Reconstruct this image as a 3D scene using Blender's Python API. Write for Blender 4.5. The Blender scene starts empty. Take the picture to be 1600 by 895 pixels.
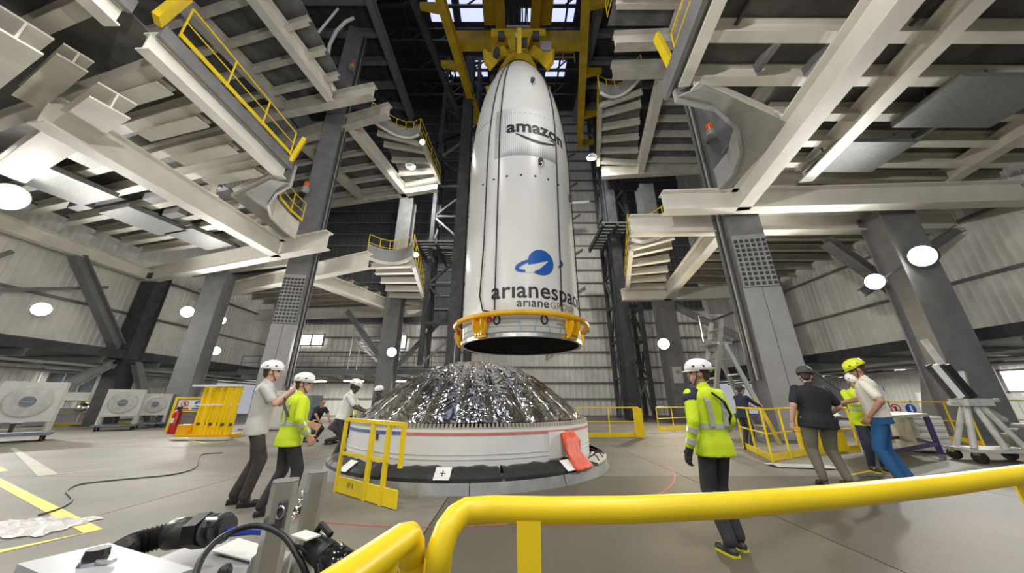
import bpy, bmesh, math, random
from mathutils import Vector, Matrix
random.seed(7)
S = bpy.context.scene
COL = S.collection
# ------------------------------------------------------------------ camera, world, lights, exposure
F = 500.0                                    # focal length in pixels of the 1600x895 frame
PITCH = math.radians(19.75)
CAM = Vector((0, 0, 1.27))
sp, cp = math.sin(PITCH), math.cos(PITCH)
cd = bpy.data.cameras.new('camera'); cam = bpy.data.objects.new('camera', cd); COL.objects.link(cam)
cam.location = CAM; cam.rotation_euler = (math.pi/2 + PITCH, 0, 0)
cd.sensor_fit = 'HORIZONTAL'; cd.sensor_width = 36; cd.lens = 36*F/1600; cd.clip_start = .02; cd.clip_end = 300
S.camera = cam
w = bpy.data.worlds.new('hall_air'); S.world = w; w.use_nodes = True
w.node_tree.nodes['Background'].inputs[0].default_value = (.80, .84, .90, 1)
w.node_tree.nodes['Background'].inputs[1].default_value = .44
S.view_settings.view_transform = 'Standard'; S.view_settings.look = 'None'
S.view_settings.exposure = 0.17; S.view_settings.gamma = 1; S.view_settings.use_curve_mapping = False

def light(name, kind, loc, power, color=(1, .97, .90), size=.3, target=None, angle=120, blend=.6, sy=None):
    l = bpy.data.lights.new(name, kind); l.energy = power; l.color = color
    o = bpy.data.objects.new(name, l); COL.objects.link(o); o.location = loc
    if kind == 'AREA':
        l.size = size
        if sy: l.shape = 'RECTANGLE'; l.size_y = sy
    else: l.shadow_soft_size = size
    if kind == 'SPOT': l.spot_size = math.radians(angle); l.spot_blend = blend
    if target is not None:
        d = Vector(target) - Vector(loc); o.rotation_euler = d.to_track_quat('-Z', 'Y').to_euler()
    return o
LIGHTS_HERE = True
# added overhead fill lamps, out of view (housings further down)
FILL_OVERHEAD = [(-6.5, 3.0, 10.2), (3.0, 1.5, 10.2), (-2.3, -4.0, 10.2), (-7.5, -3.0, 10.2), (3.4, -3.6, 10.2)]
for p in FILL_OVERHEAD: light('overhead_fill_light', 'AREA', p, 270, size=.9, target=(p[0], p[1]+.6, 0))
FILL_UPPER = [(-8.2, 21.0, 19.0), (6.2, 20.0, 19.0), (-7.0, 6.0, 19.2), (4.5, 7.0, 19.2)]  # added area lamps that brighten the back wall and the fairing
for p, q in zip(FILL_UPPER, ((-6, 33, 9), (4.5, 33, 9), (-1, 14.5, 10), (-1, 14.5, 10))): light('upper_fill_light', 'AREA', p, 700 if q[1] > 30 else 300, size=.7, target=q)

# ------------------------------------------------------------------ pixel helpers (a pixel of the frame met with a real plane)
def ray(x, y):
    u = (x-800)/F; v = (447.5-y)/F
    return Vector((u, cp - v*sp, sp + v*cp))
def pz(x, y, z=0.0):
    d = ray(x, y); t = (z-CAM.z)/d.z
    return CAM + d*t
def py(x, y, Y):
    d = ray(x, y); return CAM + d*(Y/d.y)
def px(x, y, X):
    d = ray(x, y); return CAM + d*(X/d.x)

# ------------------------------------------------------------------ materials
MATS = {}
def mat(name, col, rough=.55, metal=0.0, var=.12, scale=6.0, bump=.0, bscale=40.0, emit=None, estr=0.0, spec=.5, alpha=None, coat=0):
    if name in MATS: return MATS[name]
    m = bpy.data.materials.new(name); m.use_nodes = True; nt = m.node_tree; b = nt.nodes['Principled BSDF']
    b.inputs['Roughness'].default_value = rough; b.inputs['Metallic'].default_value = metal
    b.inputs['Specular IOR Level'].default_value = spec
    if coat: b.inputs['Coat Weight'].default_value = coat
    tc = nt.nodes.new('ShaderNodeTexCoord')
    n = nt.nodes.new('ShaderNodeTexNoise'); n.inputs['Scale'].default_value = scale; n.inputs['Detail'].default_value = 5
    nt.links.new(tc.outputs['Object'], n.inputs['Vector'])
    r = nt.nodes.new('ShaderNodeValToRGB')
    lo = [max(0, c*(1-var)) for c in col[:3]]; hi = [min(1, c*(1+var)) for c in col[:3]]
    r.color_ramp.elements[0].position = .35; r.color_ramp.elements[1].position = .65
    r.color_ramp.elements[0].color = (*lo, 1); r.color_ramp.elements[1].color = (*hi, 1)
    nt.links.new(n.outputs['Fac'], r.inputs['Fac']); nt.links.new(r.outputs['Color'], b.inputs['Base Color'])
    if bump:
        n2 = nt.nodes.new('ShaderNodeTexNoise'); n2.inputs['Scale'].default_value = bscale; n2.inputs['Detail'].default_value = 3
        nt.links.new(tc.outputs['Object'], n2.inputs['Vector'])
        bp = nt.nodes.new('ShaderNodeBump'); bp.inputs['Strength'].default_value = bump; bp.inputs['Distance'].default_value = .02
        nt.links.new(n2.outputs['Fac'], bp.inputs['Height']); nt.links.new(bp.outputs['Normal'], b.inputs['Normal'])
    if emit: b.inputs['Emission Color'].default_value = (*emit, 1); b.inputs['Emission Strength'].default_value = estr
    MATS[name] = m
    return m
CREAM = mat('cream_paint', (.82, .795, .72), .5, var=.05, scale=1.5)
CREAMD = mat('darker_cream_paint', (.64, .61, .54), .6, var=.12, scale=1.2)  # darker cream for upper platforms, outer decks and some joists
GREY = mat('grey_steel_paint', (.20, .20, .205), .45, var=.12, scale=1.5)
LGREY = mat('light_grey_paint', (.36, .36, .35), .5, var=.1, scale=2)
DARK = mat('dark_steel', (.055, .055, .06), .6, var=.3, scale=2)
DECK = mat('deck_sheet', (.15, .15, .148), .55, var=.35, scale=1.0)
YEL = mat('safety_yellow_paint', (.88, .64, .012), .38, var=.05, scale=3)
YELC = mat('crane_yellow_paint', (.62, .42, .012), .5, var=.18, scale=1.2)
YELO = mat('orange_yellow_paint', (.85, .46, .01), .42, var=.08, scale=4)
WHITE = mat('white_paint', (.80, .80, .78), .35, var=.04, scale=2)
CLAD = mat('white_cladding', (.80, .79, .74), .55, var=.08, scale=.8)
CLADD = mat('grey_cladding', (.42, .42, .41), .55, var=.1, scale=.8)
BLACK = mat('black_rubber', (.013, .013, .014), .45, var=.2)
BLKM = mat('black_cloth', (.02, .02, .022), .75, var=.3, scale=8)
ALU = mat('aluminium', (.70, .70, .69), .28, 1.0, var=.06, scale=3)
CHROME = mat('steel', (.55, .55, .55), .3, 1.0, var=.1)
LAMP = mat('lamp_glow', (1, 1, 1), .5, emit=(1, .97, .90), estr=40)
LAMPW = mat('warm_lamp_glow', (1, 1, 1), .5, emit=(1, .86, .55), estr=22)
TUBE = mat('tube_glow', (1, 1, 1), .5, emit=(1, .97, .92), estr=9)
WINDOW = mat('window_glow', (1, 1, 1), .5, emit=(1, .98, .95), estr=2.2)
SKYL = mat('skylight_glow', (1, 1, 1), .5, emit=(.62, .68, 1.0), estr=1.0)

# ------------------------------------------------------------------ mesh builder
class MB:
    def __init__(s): s.v = []; s.f = []
    def add(s, vs, fs):
        o = len(s.v); s.v += [Vector(q) for q in vs]; s.f += [tuple(i+o for i in f) for f in fs]; return s
    def box(s, c, size, R=None):
        x, y, z = (q/2 for q in size); c = Vector(c)
        vs = [Vector((i*x, j*y, k*z)) for k in (-1, 1) for j in (-1, 1) for i in (-1, 1)]
        if R is not None: vs = [R @ q for q in vs]
        return s.add([c+q for q in vs], [(0,2,3,1),(4,5,7,6),(0,1,5,4),(2,6,7,3),(0,4,6,2),(1,3,7,5)])
    def prof(s, A, B, pts, up=Vector((0,0,1))):
        """extrude the closed outline pts (side, up) from A to B"""
        A = Vector(A); B = Vector(B); d = (B-A).normalized(); u = Vector(up)
        if abs(d.dot(u)) > .99: u = Vector((0,1,0))
        r = d.cross(u).normalized(); u = r.cross(d)
        n = len(pts); vs = [A+r*a+u*b for a, b in pts]+[B+r*a+u*b for a, b in pts]
        fs = [(i, (i+1) % n, n+(i+1) % n, n+i) for i in range(n)] + [tuple(range(n))[::-1], tuple(range(n, 2*n))]
        return s.add(vs, fs)
    def ibeam(s, A, B, h=.9, w=.4, tf=.05, tw=.04, up=Vector((0,0,1))):
        a, t = w/2, tw/2; H = h/2
        return s.prof(A, B, [(-a,-H),(a,-H),(a,-H+tf),(t,-H+tf),(t,H-tf),(a,H-tf),(a,H),(-a,H),(-a,H-tf),(-t,H-tf),(-t,-H+tf),(-a,-H+tf)], up)
    def bar(s, A, B, w=.1, h=None, up=Vector((0,0,1))):
        h = h or w; return s.prof(A, B, [(-w/2,-h/2),(w/2,-h/2),(w/2,h/2),(-w/2,h/2)], up)
    def tube(s, pts, r, n=10, cap=True):
        pts = [Vector(p) for p in pts]; m = len(pts); base = len(s.v)
        rr = r if isinstance(r, (list, tuple)) else [r]*m
        prev = None
        for i, p in enumerate(pts):
            d = (pts[min(i+1, m-1)]-pts[max(i-1, 0)]).normalized()
            if prev is None:
                u = Vector((0,0,1)) if abs(d.z) < .9 else Vector((1,0,0))
                u = (u-d*u.dot(d)).normalized()
            else: u = (prev-d*prev.dot(d)).normalized()
            prev = u; q = d.cross(u)
            for k in range(n):
                a = 2*math.pi*k/n; s.v.append(p+(u*math.cos(a)+q*math.sin(a))*rr[i])
        for i in range(m-1):
            for k in range(n):
                a = base+i*n+k; b = base+i*n+(k+1) % n; s.f.append((a, b, b+n, a+n))
        if cap: s.f.append(tuple(base+k for k in range(n))[::-1]); s.f.append(tuple(base+(m-1)*n+k for k in range(n)))
        return s
    def lathe(s, c, prof, n=32, a0=0, a1=2*math.pi, axis=None, close=False):
        """prof: (r, z) points spun round the z axis at c (or axis)"""
        c = Vector(c); full = abs(a1-a0-2*math.pi) < 1e-6; m = len(prof); base = len(s.v)
        cnt = n if full else n+1
        Q = Vector((0,0,1)).rotation_difference(Vector(axis)).to_matrix() if axis is not None else Matrix.Identity(3)
        for k in range(cnt):
            a = a0+(a1-a0)*k/n
            for r, z in prof: s.v.append(c+Q @ Vector((r*math.sin(a), -r*math.cos(a), z)))
        mm = m if close else m-1
        for k in range(n):
            k2 = (k+1) % cnt
            for i in range(mm):
                i2 = (i+1) % m
                s.f.append((base+k*m+i, base+k2*m+i, base+k2*m+i2, base+k*m+i2))
        return s
    def disc(s, c, r, n=24, axis=(0,0,1), th=.02):
        ax = Vector(axis).normalized(); c = Vector(c)
        return s.tube([c-ax*th/2, c+ax*th/2], r, n)
    def poly(s, pts, th=.05, up=Vector((0,0,1))):
        """a flat outline (list of points) with a thickness along up"""
        n = len(pts); up = Vector(up); pts = [Vector(p) for p in pts]
        return s.add(pts+[p+up*th for p in pts], [tuple(range(n))[::-1], tuple(range(n, 2*n))]+[(i, (i+1) % n, n+(i+1) % n, n+i) for i in range(n)])
    def sphere(s, c, r, n=12, m=8, squash=(1,1,1)):
        return s.lathe_el(c, r, n, m, squash)
    def lathe_el(s, c, r, n, m, q):
        c = Vector(c); base = len(s.v)
        for i in range(1, m):
            th = math.pi*i/m
            for k in range(n):
                a = 2*math.pi*k/n; s.v.append(c+Vector((r*q[0]*math.sin(th)*math.cos(a), r*q[1]*math.sin(th)*math.sin(a), r*q[2]*math.cos(th))))
        t = len(s.v); s.v.append(c+Vector((0,0,r*q[2]))); s.v.append(c-Vector((0,0,r*q[2])))
        for i in range(m-2):
            for k in range(n):
                a = base+i*n+k; b = base+i*n+(k+1) % n; s.f.append((a, a+n, b+n, b))
        for k in range(n):
            s.f.append((t, base+k, base+(k+1) % n)); e = base+(m-2)*n; s.f.append((t+1, e+(k+1) % n, e+k))
        return s

WLOC = {}
def wloc(o): return WLOC.get(o.name, Vector((0,0,0))) if o else Vector((0,0,0))
def setp(o, label=None, cat=None, group=None, kind=None):
    if label: o['label'] = label
    if cat: o['category'] = cat
    if group: o['group'] = group
    if kind: o['kind'] = kind
    return o
def obj(name, mb, material, parent=None, label=None, cat=None, group=None, kind=None, smooth=False, keep=False):
    c = Vector((0,0,0))
    if mb.v and not keep:
        lo = [min(q[i] for q in mb.v) for i in range(3)]; hi = [max(q[i] for q in mb.v) for i in range(3)]
        c = Vector(((lo[0]+hi[0])/2, (lo[1]+hi[1])/2, lo[2]))
    me = bpy.data.meshes.new(name); me.from_pydata([q-c for q in mb.v], [], mb.f)
    bm = bmesh.new(); bm.from_mesh(me); bmesh.ops.recalc_face_normals(bm, faces=bm.faces[:]); bm.to_mesh(me); bm.free()
    if smooth: me.polygons.foreach_set('use_smooth', [True]*len(me.polygons))
    me.materials.append(material)
    o = bpy.data.objects.new(name, me); COL.objects.link(o)
    WLOC[o.name] = c
    if parent: o.parent = parent; o.location = c-wloc(parent)
    else: o.location = c
    return setp(o, label, cat, group, kind)
def thing(name, label, cat, loc=(0,0,0), group=None):
    o = bpy.data.objects.new(name, None); COL.objects.link(o); o.location = loc; o.empty_display_size = .2
    WLOC[o.name] = Vector(loc)
    return setp(o, label, cat, group)
def struct(name, mb, material, **k): return obj(name, mb, material, kind='structure', **k)
def dup(root, loc, label=None, rz=0, group=None):
    r = root.copy(); COL.objects.link(r); r.location = loc; r.rotation_euler.z = rz; WLOC[r.name] = Vector(loc)
    if label: r['label'] = label
    if group: r['group'] = group
    for ch in list(root.children):
        c = ch.copy(); COL.objects.link(c); c.parent = r
        for g in list(ch.children):
            d = g.copy(); COL.objects.link(d); d.parent = c
    return r
def arc(c, r, a0, a1, n, z):
    return [Vector((c[0]+r*math.cos(a0+(a1-a0)*i/n), c[1]+r*math.sin(a0+(a1-a0)*i/n), z)) for i in range(n+1)]
# ================================================================== the setting
# floor: base slab with separate floor plates and recessed joints
fm = mat('floor_plate', (.20, .187, .155), .62, var=.16, scale=.55, bump=.08, bscale=30, spec=.25)
fm2 = mat('chequer_plate', (.115, .103, .076), .58, var=.12, scale=.6, bump=.25, bscale=55, spec=.25)
floor = struct('floor', MB().box((-2, 11, -.16), (64, 56, .28)), mat('floor_joint', (.09, .085, .08), .8))
for i in range(-6, 6):
    for j in range(-3, 9):
        cx, cy = i*4.0+1.1, j*4.0+.6
        obj('floor_plate', MB().box((cx, cy, -.014), (3.985, 3.985, .028)), fm2 if cx > -1 and cy < 6 else fm, floor)
def corr(A, B, z0, z1, pitch=.30, dep=.06):
    """a corrugated cladding sheet standing on the line A-B"""
    m = MB(); A = Vector((*A, 0)); B = Vector((*B, 0)); d = B-A; L = d.length; d.normalize(); n = Vector((-d.y, d.x, 0))
    k = max(2, int(L/pitch)); prof = []
    for i in range(k):
        s0 = i*L/k; p = L/k
        prof += [(s0, 0), (s0+p*.5, 0), (s0+p*.6, dep), (s0+p*.9, dep)]
    prof.append((L, 0))
    for s_, e in prof:
        q = A+d*s_+n*e; m.v += [Vector((q.x, q.y, z0)), Vector((q.x, q.y, z1))]
    for i in range(len(prof)-1): m.f.append((2*i, 2*i+2, 2*i+3, 2*i+1))
    return m
def wall(name, A, B, rows, material, bay=4.0, pitch=.3, pick=None):
    base = MB(); a = Vector((*A, 0)); b = Vector((*B, 0)); d = (b-a).normalized(); n = Vector((-d.y, d.x, 0))
    off = n*-.25; z0, z1 = rows[0], rows[-1]
    base.add([a+off+Vector((0,0,z0)), b+off+Vector((0,0,z0)), b+off+Vector((0,0,z1)), a+off+Vector((0,0,z1)),
              a+off*1.4+Vector((0,0,z0)), b+off*1.4+Vector((0,0,z0)), b+off*1.4+Vector((0,0,z1)), a+off*1.4+Vector((0,0,z1))],
             [(0,1,2,3),(4,7,6,5),(0,4,5,1),(3,2,6,7),(0,3,7,4),(1,5,6,2)])
    W = struct(name, base, material)
    L = (b-a).length; k = max(1, round(L/bay))
    for i in range(k):
        p = a+d*(L*i/k); q = a+d*(L*(i+1)/k)
        for r in range(len(rows)-1):
            obj('cladding_sheet', corr(p.xy, q.xy, rows[r]+.02, rows[r+1]-.02, pitch), pick((p.x+q.x)/2, rows[r]) if pick else material, W)
    for z in rows[1:-1]:
        obj('wall_rail', MB().bar(a-n*.12+Vector((0,0,z))+n*.25, b-n*.12+Vector((0,0,z))+n*.25, .12, .14), GREY, W)
    return W
# left hall: upper cladding over an annex, right hall the same, tall back wall
wall('wall_left', (-24.0, 36), (-24.0, -12), [3.9, 6.4, 9.0, 14.0, 22, 30, 38], CLAD, 4.6)
wall('wall_right', (20.5, -12), (20.5, 36), [3.9, 6.4, 9.0, 14.0, 22, 30, 38], CLAD, 4.6)
BY = 33.0
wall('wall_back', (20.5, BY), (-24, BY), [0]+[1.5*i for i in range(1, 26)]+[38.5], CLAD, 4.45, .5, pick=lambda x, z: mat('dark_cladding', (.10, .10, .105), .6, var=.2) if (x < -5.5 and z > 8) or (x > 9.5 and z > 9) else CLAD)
wall('wall_annex_left', (-30, 34), (-30, -12), [0, 3.6], CLAD, 6.0)
wall('wall_annex_right', (27, -12), (27, 34), [0, 3.6], CLAD, 6.0)
# annex slabs (floors over the low side rooms) with a lattice of ceiling beams beneath
for sx, x0, x1, nm in ((-1, -30.4, -22.6, 'annex_slab_left'), (1, 19.2, 27.4, 'annex_slab_right')):
    o = struct('ceiling_'+nm, MB().box(((x0+x1)/2, 11, 3.85), (abs(x1-x0), 46, .5)), DARK)
    for k in range(15):
        obj('ceiling_joist', MB().ibeam((x0, -9+k*3, 3.42), (x1, -9+k*3, 3.42), .34, .18, .03, .03), GREY, o)
    for k in range(3):
        xx = (x1 if sx < 0 else x0)-sx*(-.35-.9*k) if sx < 0 else x0+.35+.9*k
        obj('cable_pipe', MB().tube([(xx, -11, 3.1-.14*k), (xx, 33, 3.1-.14*k)], .07, 8), LGREY, o)
# back gallery
o = struct('ceiling_gallery', MB().box((-14.1, 30.0, 3.55), (18.0, 5.8, .4)), GREY)
for k in range(9): obj('ceiling_joist', MB().ibeam((-22.2+k*2, 27.2, 3.2), (-22.2+k*2, 32.7, 3.2), .3, .16, .03, .03), LGREY, o)
# roof with translucent roof lights and trusses
RZ = 38.0
roof = struct('ceiling', MB().box((-2, 12, RZ+.8), (50, 52, .3)), DARK)
for i in range(-5, 6):
    for j in range(0, 8):
        if i not in (-2, -1, 1, 2) or (i+2*j) % 5 == 0: continue
        obj('roof_light', MB().box((-1+i*3.1, 6+j*3.0, RZ+.6), (2.3, 2.2, .06)), SKYL, roof)
for k in range(9):
    y = 4+k*3.1
    tr = obj('roof_truss', MB().bar((-24, y, RZ-1.6), (20, y, RZ-1.6), .22, .25), DARK, roof)
    obj('top_chord', MB().bar((-24, y, RZ+.2), (20, y, RZ+.2), .2, .22), DARK, tr)
    for q in range(14):
        x = -23+q*3.1
        obj('web_bar', MB().bar((x, y, RZ-1.6), (x+1.55, y, RZ+.2), .12), DARK, tr)
for k in range(7):
    x = -15+k*4.1; obj('purlin', MB().bar((x, 0, RZ+.1), (x, 32, RZ+.1), .18, .25), DARK, roof)
# ================================================================== columns
def column(name, x, y, z1, wx, wy, label, material=GREY, splice=None, group=None, z0=0.0, yaw=0, ladder=False):
    t = thing(name, label, 'column', (x, y, z0), group)
    R = Matrix.Rotation(yaw, 3, 'Z')
    def P(a, b, z): q = R @ Vector((a, b, 0)); return Vector((x+q.x, y+q.y, z))
    tf = .07
    ax = R @ Vector((0, 1, 0))
    obj('web', MB().prof(P(0,0,z0+.06), P(0,0,z1), [(-.05,-wy/2+tf),(.05,-wy/2+tf),(.05,wy/2-tf),(-.05,wy/2-tf)], ax), material, t)
    for s in (-1, 1):
        obj('flange', MB().prof(P(0,s*(wy/2-tf/2),z0+.06), P(0,s*(wy/2-tf/2),z1), [(-wx/2,-tf/2),(wx/2,-tf/2),(wx/2,tf/2),(-wx/2,tf/2)], ax), material, t)
        obj('side_plate', MB().prof(P(s*(wx/2-.16),0,z0+.06), P(s*(wx/2-.16),0,z1), [(-.025,-wy/2+tf),(.025,-wy/2+tf),(.025,wy/2-tf),(-.025,wy/2-tf)], ax), material, t)
    obj('base_plate', MB().box(P(0,0,z0+.03), (wx+.4, wy+.4, .06), R), material, t)
    if splice:
        s0, s1 = splice
        for s in (-1, 1): obj('lower_pale_plate', MB().prof(P(s*wx*.26, -wy/2-.02, z0+.07), P(s*wx*.26, -wy/2-.02, s0-.05), [(-wx*.25,-.02),(wx*.25,-.02),(wx*.25,.02),(-wx*.25,.02)], ax), mat('pale_plate_grey', (.34, .34, .35), .5, var=.08, scale=1.2), t)  # paler plates over the front flange below the splice
        for q in range(3): obj('conduit', MB().tube([P((wx/2+.08)*(1 if x < 0 else -1), -wy*.3+q*.22, 2.0), P((wx/2+.08)*(1 if x < 0 else -1), -wy*.3+q*.22, 30)], .045, 6), LGREY if q == 1 else DARK, t)
        sp_ = obj('splice_plate', MB().box(P(0,-wy/2-.02,(s0+s1)/2), (wx*.94, .04, s1-s0), R), LGREY, t)
        m = MB(); rows = int((s1-s0)/.2)
        for r in range(rows):
            for c_ in range(6):
                if c_ in (2, 3) and False: continue
                m.box(P(-wx*.4+c_*wx*.16, -wy/2-.06, s0+.12+r*.2), (.10, .06, .11), R)
        obj('bolt_rows', m, DARK, sp_, kind='stuff')
    return t
column('steel_column', 9.62, 12.05, 37, 1.25, 1.15, 'grey steel column with bolted splice plate behind the helmeted person at right', splice=(5.4, 7.6), yaw=-.2)
column('steel_column', 16.1, 12.0, 9.0, 1.2, 1.1, 'broad grey column behind the white equipment stand at far right', splice=None, yaw=-.2)
column('steel_column', -12.3, 17.3, 37, 1.15, 1.05, 'grey steel column with bolted splice plate behind the two helmeted people at left', splice=(5.2, 8.0), yaw=.2)
column('steel_column', -18.4, 18.9, 9.0, 1.05, 1.0, 'grey column standing beside the yellow containers at left', yaw=.2)
column('steel_column', -9.75, 25.7, 19.0, 1.25, 1.1, 'grey column carrying a floodlight left of the silver dome', yaw=0)
column('steel_column', -3.9, 21.5, 32, .85, .8, 'slender dark column just left of the hanging fairing', DARK)
column('steel_column', 11.6, 23.6, 19.0, 1.2, 1.1, 'grey column carrying the warm floodlight right of the fairing', GREY)
column('steel_column', 16.6, 20.6, 9, 1.1, 1.0, 'grey column behind the yellow-helmeted man at right', GREY)
column('steel_column', 8.7, 24.4, 37, .8, .8, 'dark lattice column right of the fairing against the back wall', DARK)
column('steel_column', -23.0, 19.4, 9.0, .95, .9, 'dark column with spread bracing legs against the left wall', DARK)
# braces: each one its own strut
def strut(A, B, w, label, material=GREY, group=None, h=None):
    return obj('steel_brace', MB().ibeam(A, B, h or w, w, .05, .05), material, label=label, cat='brace', group=group)
strut((-23.0, 15.4, 8.5), (-23.1, 18.9, 4.2), .5, 'wide slanting brace crossing the left cladding wall', GREY)
strut((-23.0, 18.8, 3.4), (-22.4, 14.8, .1), .4, 'slanting leg brace beneath the left wall column, nearest the machines', LGREY)
strut((-22.5, 19.6, 3.4), (-20.2, 19.4, .1), .35, 'slanting leg brace right of the left wall column', GREY)
strut((18.6, 13.4, 5.4), (16.6, 13.4, .1), .8, 'dark slanting brace at the right edge of the photo', GREY)
strut((14.8, 13.5, 8.4), (19.0, 14.5, 5.6), .45, 'slanting brace below the right platform near the bright lamp', GREY)
strut((19.6, 12.4, 8.4), (16.2, 14.0, 6.0), .4, 'steep brace under the right platform end', GREY)
strut((-13.6, 25.5, 8.3), (-10.2, 26.0, 4.2), .4, 'slanting brace between left column and gallery railing', GREY)
strut((-5.2, 28.0, 9.4), (-9.2, 26.4, 4.0), .4, 'slanting brace meeting its twin above the gallery', GREY)
strut((12.2, 23.8, 8.4), (16.2, 21.0, 4.6), .45, 'slanting brace behind the white ladder', GREY)
strut((14.0, 17.5, 4.2), (17.0, 16, .1), .5, 'slanting leg brace behind the drawer cabinet', GREY)
for k, (x0, z0, x1, z1) in enumerate(((-15, 9.3, -9, 4.4), (-23.8, 9.2, -23.8, 5.2))): pass
# wall bracing on the left cladding
for a, b, lb in ((( -23.5, 13.6, 7.9), (-23.5, 11.6, 5.2), 'thin bracing bar on left cladding rising to the right'),
                 ((-23.5, 9.0, 8.3), (-23.5, 11.6, 5.2), 'thin bracing bar on left cladding rising to the left'),
                 ((-23.5, 11.6, 5.2), (-23.5, 17.5, 7.5), 'long thin bracing bar on left cladding')):
    obj('wall_brace', MB().bar(a, b, .16), GREY, label=lb, cat='brace')

# ================================================================== platforms
def handrail(parent, pts, h=1.1, step=1.5, r=.026, material=YEL, toe=True):
    """pts on the deck: posts, top rail, knee rail, toe board as parts"""
    pts = [Vector(p) for p in pts]; up = Vector((0,0,h))
    top = obj('top_rail', MB().tube([p+up for p in pts], r, 8), material, parent)
    obj('knee_rail', MB().tube([p+up*.52 for p in pts], r*.8, 8), material, parent)
    if toe:
        for a, b in zip(pts, pts[1:]): obj('toe_board', MB().bar(a+Vector((0,0,.09)), b+Vector((0,0,.09)), .015, .15), material, parent)
    for a, b in zip(pts, pts[1:]):
        k = max(1, round((b-a).length/step))
        for i in range(k+(b is pts[-1])):
            p = a+(b-a)*(i/k); obj('post', MB().tube([p, p+up], r, 8), material, top)
def G(parent, A, B, h=.9, w=.45, m=CREAM, name='girder', **k): return obj(name, MB().ibeam(A, B, h, w, **k), m, parent)
def V3(p, z): return Vector((p[0], p[1], z))
Z1 = 8.9
# ---- right lower platform
PR = thing('service_platform', 'cream steel platform with girders overhead at lower right side of hall', 'platform', (12, 10, Z1))
G(PR, V3((6.15, 11.15), Z1), V3((20, 10.5), Z1), .92, .5, name='cross_girder')
G(PR, V3((5.45, 12.95), Z1), V3((20, 12.6), Z1), .92, .5, name='cross_girder')
G(PR, V3((6.85, .6), Z1), V3((9.2, 11.0), Z1), .92, .5)
G(PR, V3((9.7, 13.2), Z1), V3((11.75, 23.3), Z1), .92, .5)
G(PR, V3((8.35, 23.2), Z1), V3((20, 22.4), Z1), .92, .5, name='cross_girder')
G(PR, V3((9.3, .8), Z1+.75), V3((11.5, 10.4), Z1+.75), .6, .45, m=CREAM)
G(PR, V3((15.0, .8), Z1+.75), V3((17.2, 10.4), Z1+.75), .6, .45, m=CREAMD)
eR0, eR1 = Vector((4.1, .6, 9.75)), Vector((4.78, 6.5, 9.75))
G(PR, eR0, eR1, .5, .3, name='edge_beam')
obj('edge_plate', MB().bar(eR0+Vector((-.25,0,.15)), eR1+Vector((-.25,.5,.15)), .12, .62), GREY, PR)
JY = [.7, 1.85, 3.0, 4.15, 5.3, 6.45, 7.65, 8.75, 9.8, 10.75, 11.8, 12.9]
for k, y in enumerate(JY):
    x0 = 4.2+.11*y if y < 7 else min(8.0+.2*(y-7), 8.9) if y < 10.5 else 10.6
    G(PR, (x0, y, 9.9), (20, y+.05, 9.9), .5, .28, m=CREAM if k % 3 else CREAMD, name='joist')
for k in range(len(JY)-1):
    y0, y1 = JY[k], JY[k+1]; x0 = 4.2+.11*y0 if y1 < 7.0 else 8.0
    for x1, x2 in ((x0, 9.0), (9.0, 12.5), (12.5, 16.2), (16.2, 20)):
        if y1 > 10.5 and x1 < 10: continue
        obj('deck_panel', MB().box(((x1+x2)/2, (y0+y1)/2, 10.2), (x2-x1-.02, y1-y0-.02, .06)), DECK, PR)
        if k % 2: obj('deck_stiffener', MB().bar((x1+.9, y0, 10.1), (x1+.9, y1, 10.1), .08, .14), DECK, PR)
# curved bracket beside the column
def bracket(parent, c, rx, ry, z0, z1, flip, material, n=14, th=.6):
    m = MB(); pts_i = []; pts_o = []
    for i in range(n+1):
        a = math.pi/2*i/n
        pts_i.append(Vector((c[0]+flip*rx*math.sin(a), c[1]+ry*math.cos(a), 0)))
        pts_o.append(Vector((c[0]+flip*(rx+th*(1-.3*math.sin(2*a)))*math.sin(a)-flip*0, c[1]+(ry+th)*math.cos(a), 0)))
    return pts_i, pts_o
cR = [Vector((4.6, 6.7, 0)), Vector((5.9, 7.0, 0)), Vector((7.0, 7.7, 0)), Vector((7.8, 8.7, 0)), Vector((8.25, 9.8, 0)), Vector((8.3, 10.7, 0))]
for i in range(len(cR)-1):
    a, b = cR[i]+Vector((0,0,9.7)), cR[i+1]+Vector((0,0,9.7))
    obj('curved_plate', MB().bar(a, b, .1, 1.0), LGREY, PR)
pts = [p+Vector((0,0,9.3)) for p in cR]+[Vector((8.75, 10.7, 9.3)), Vector((8.6, 7.6, 9.3)), Vector((5.2, 6.3, 9.3))]
obj('corner_plate', MB().poly(pts, .05), LGREY, PR)
G(PR, (5.0, 6.4, 9.55), (8.5, 7.7, 9.55), .35, .25, name='edge_beam'); G(PR, (8.5, 7.7, 9.55), (8.75, 10.6, 9.55), .35, .25, name='edge_beam')
handrail(PR, [(4.0, .6, 10.25), (4.65, 6.3, 10.25)], 1.1, 1.6)
obj('gate_post', MB().prof((4.55, 6.45, 10.2), (4.3, 6.45, 11.5), [(-.12,-.06),(.12,-.06),(.12,.06),(-.12,.06)]), YEL, PR)
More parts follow.
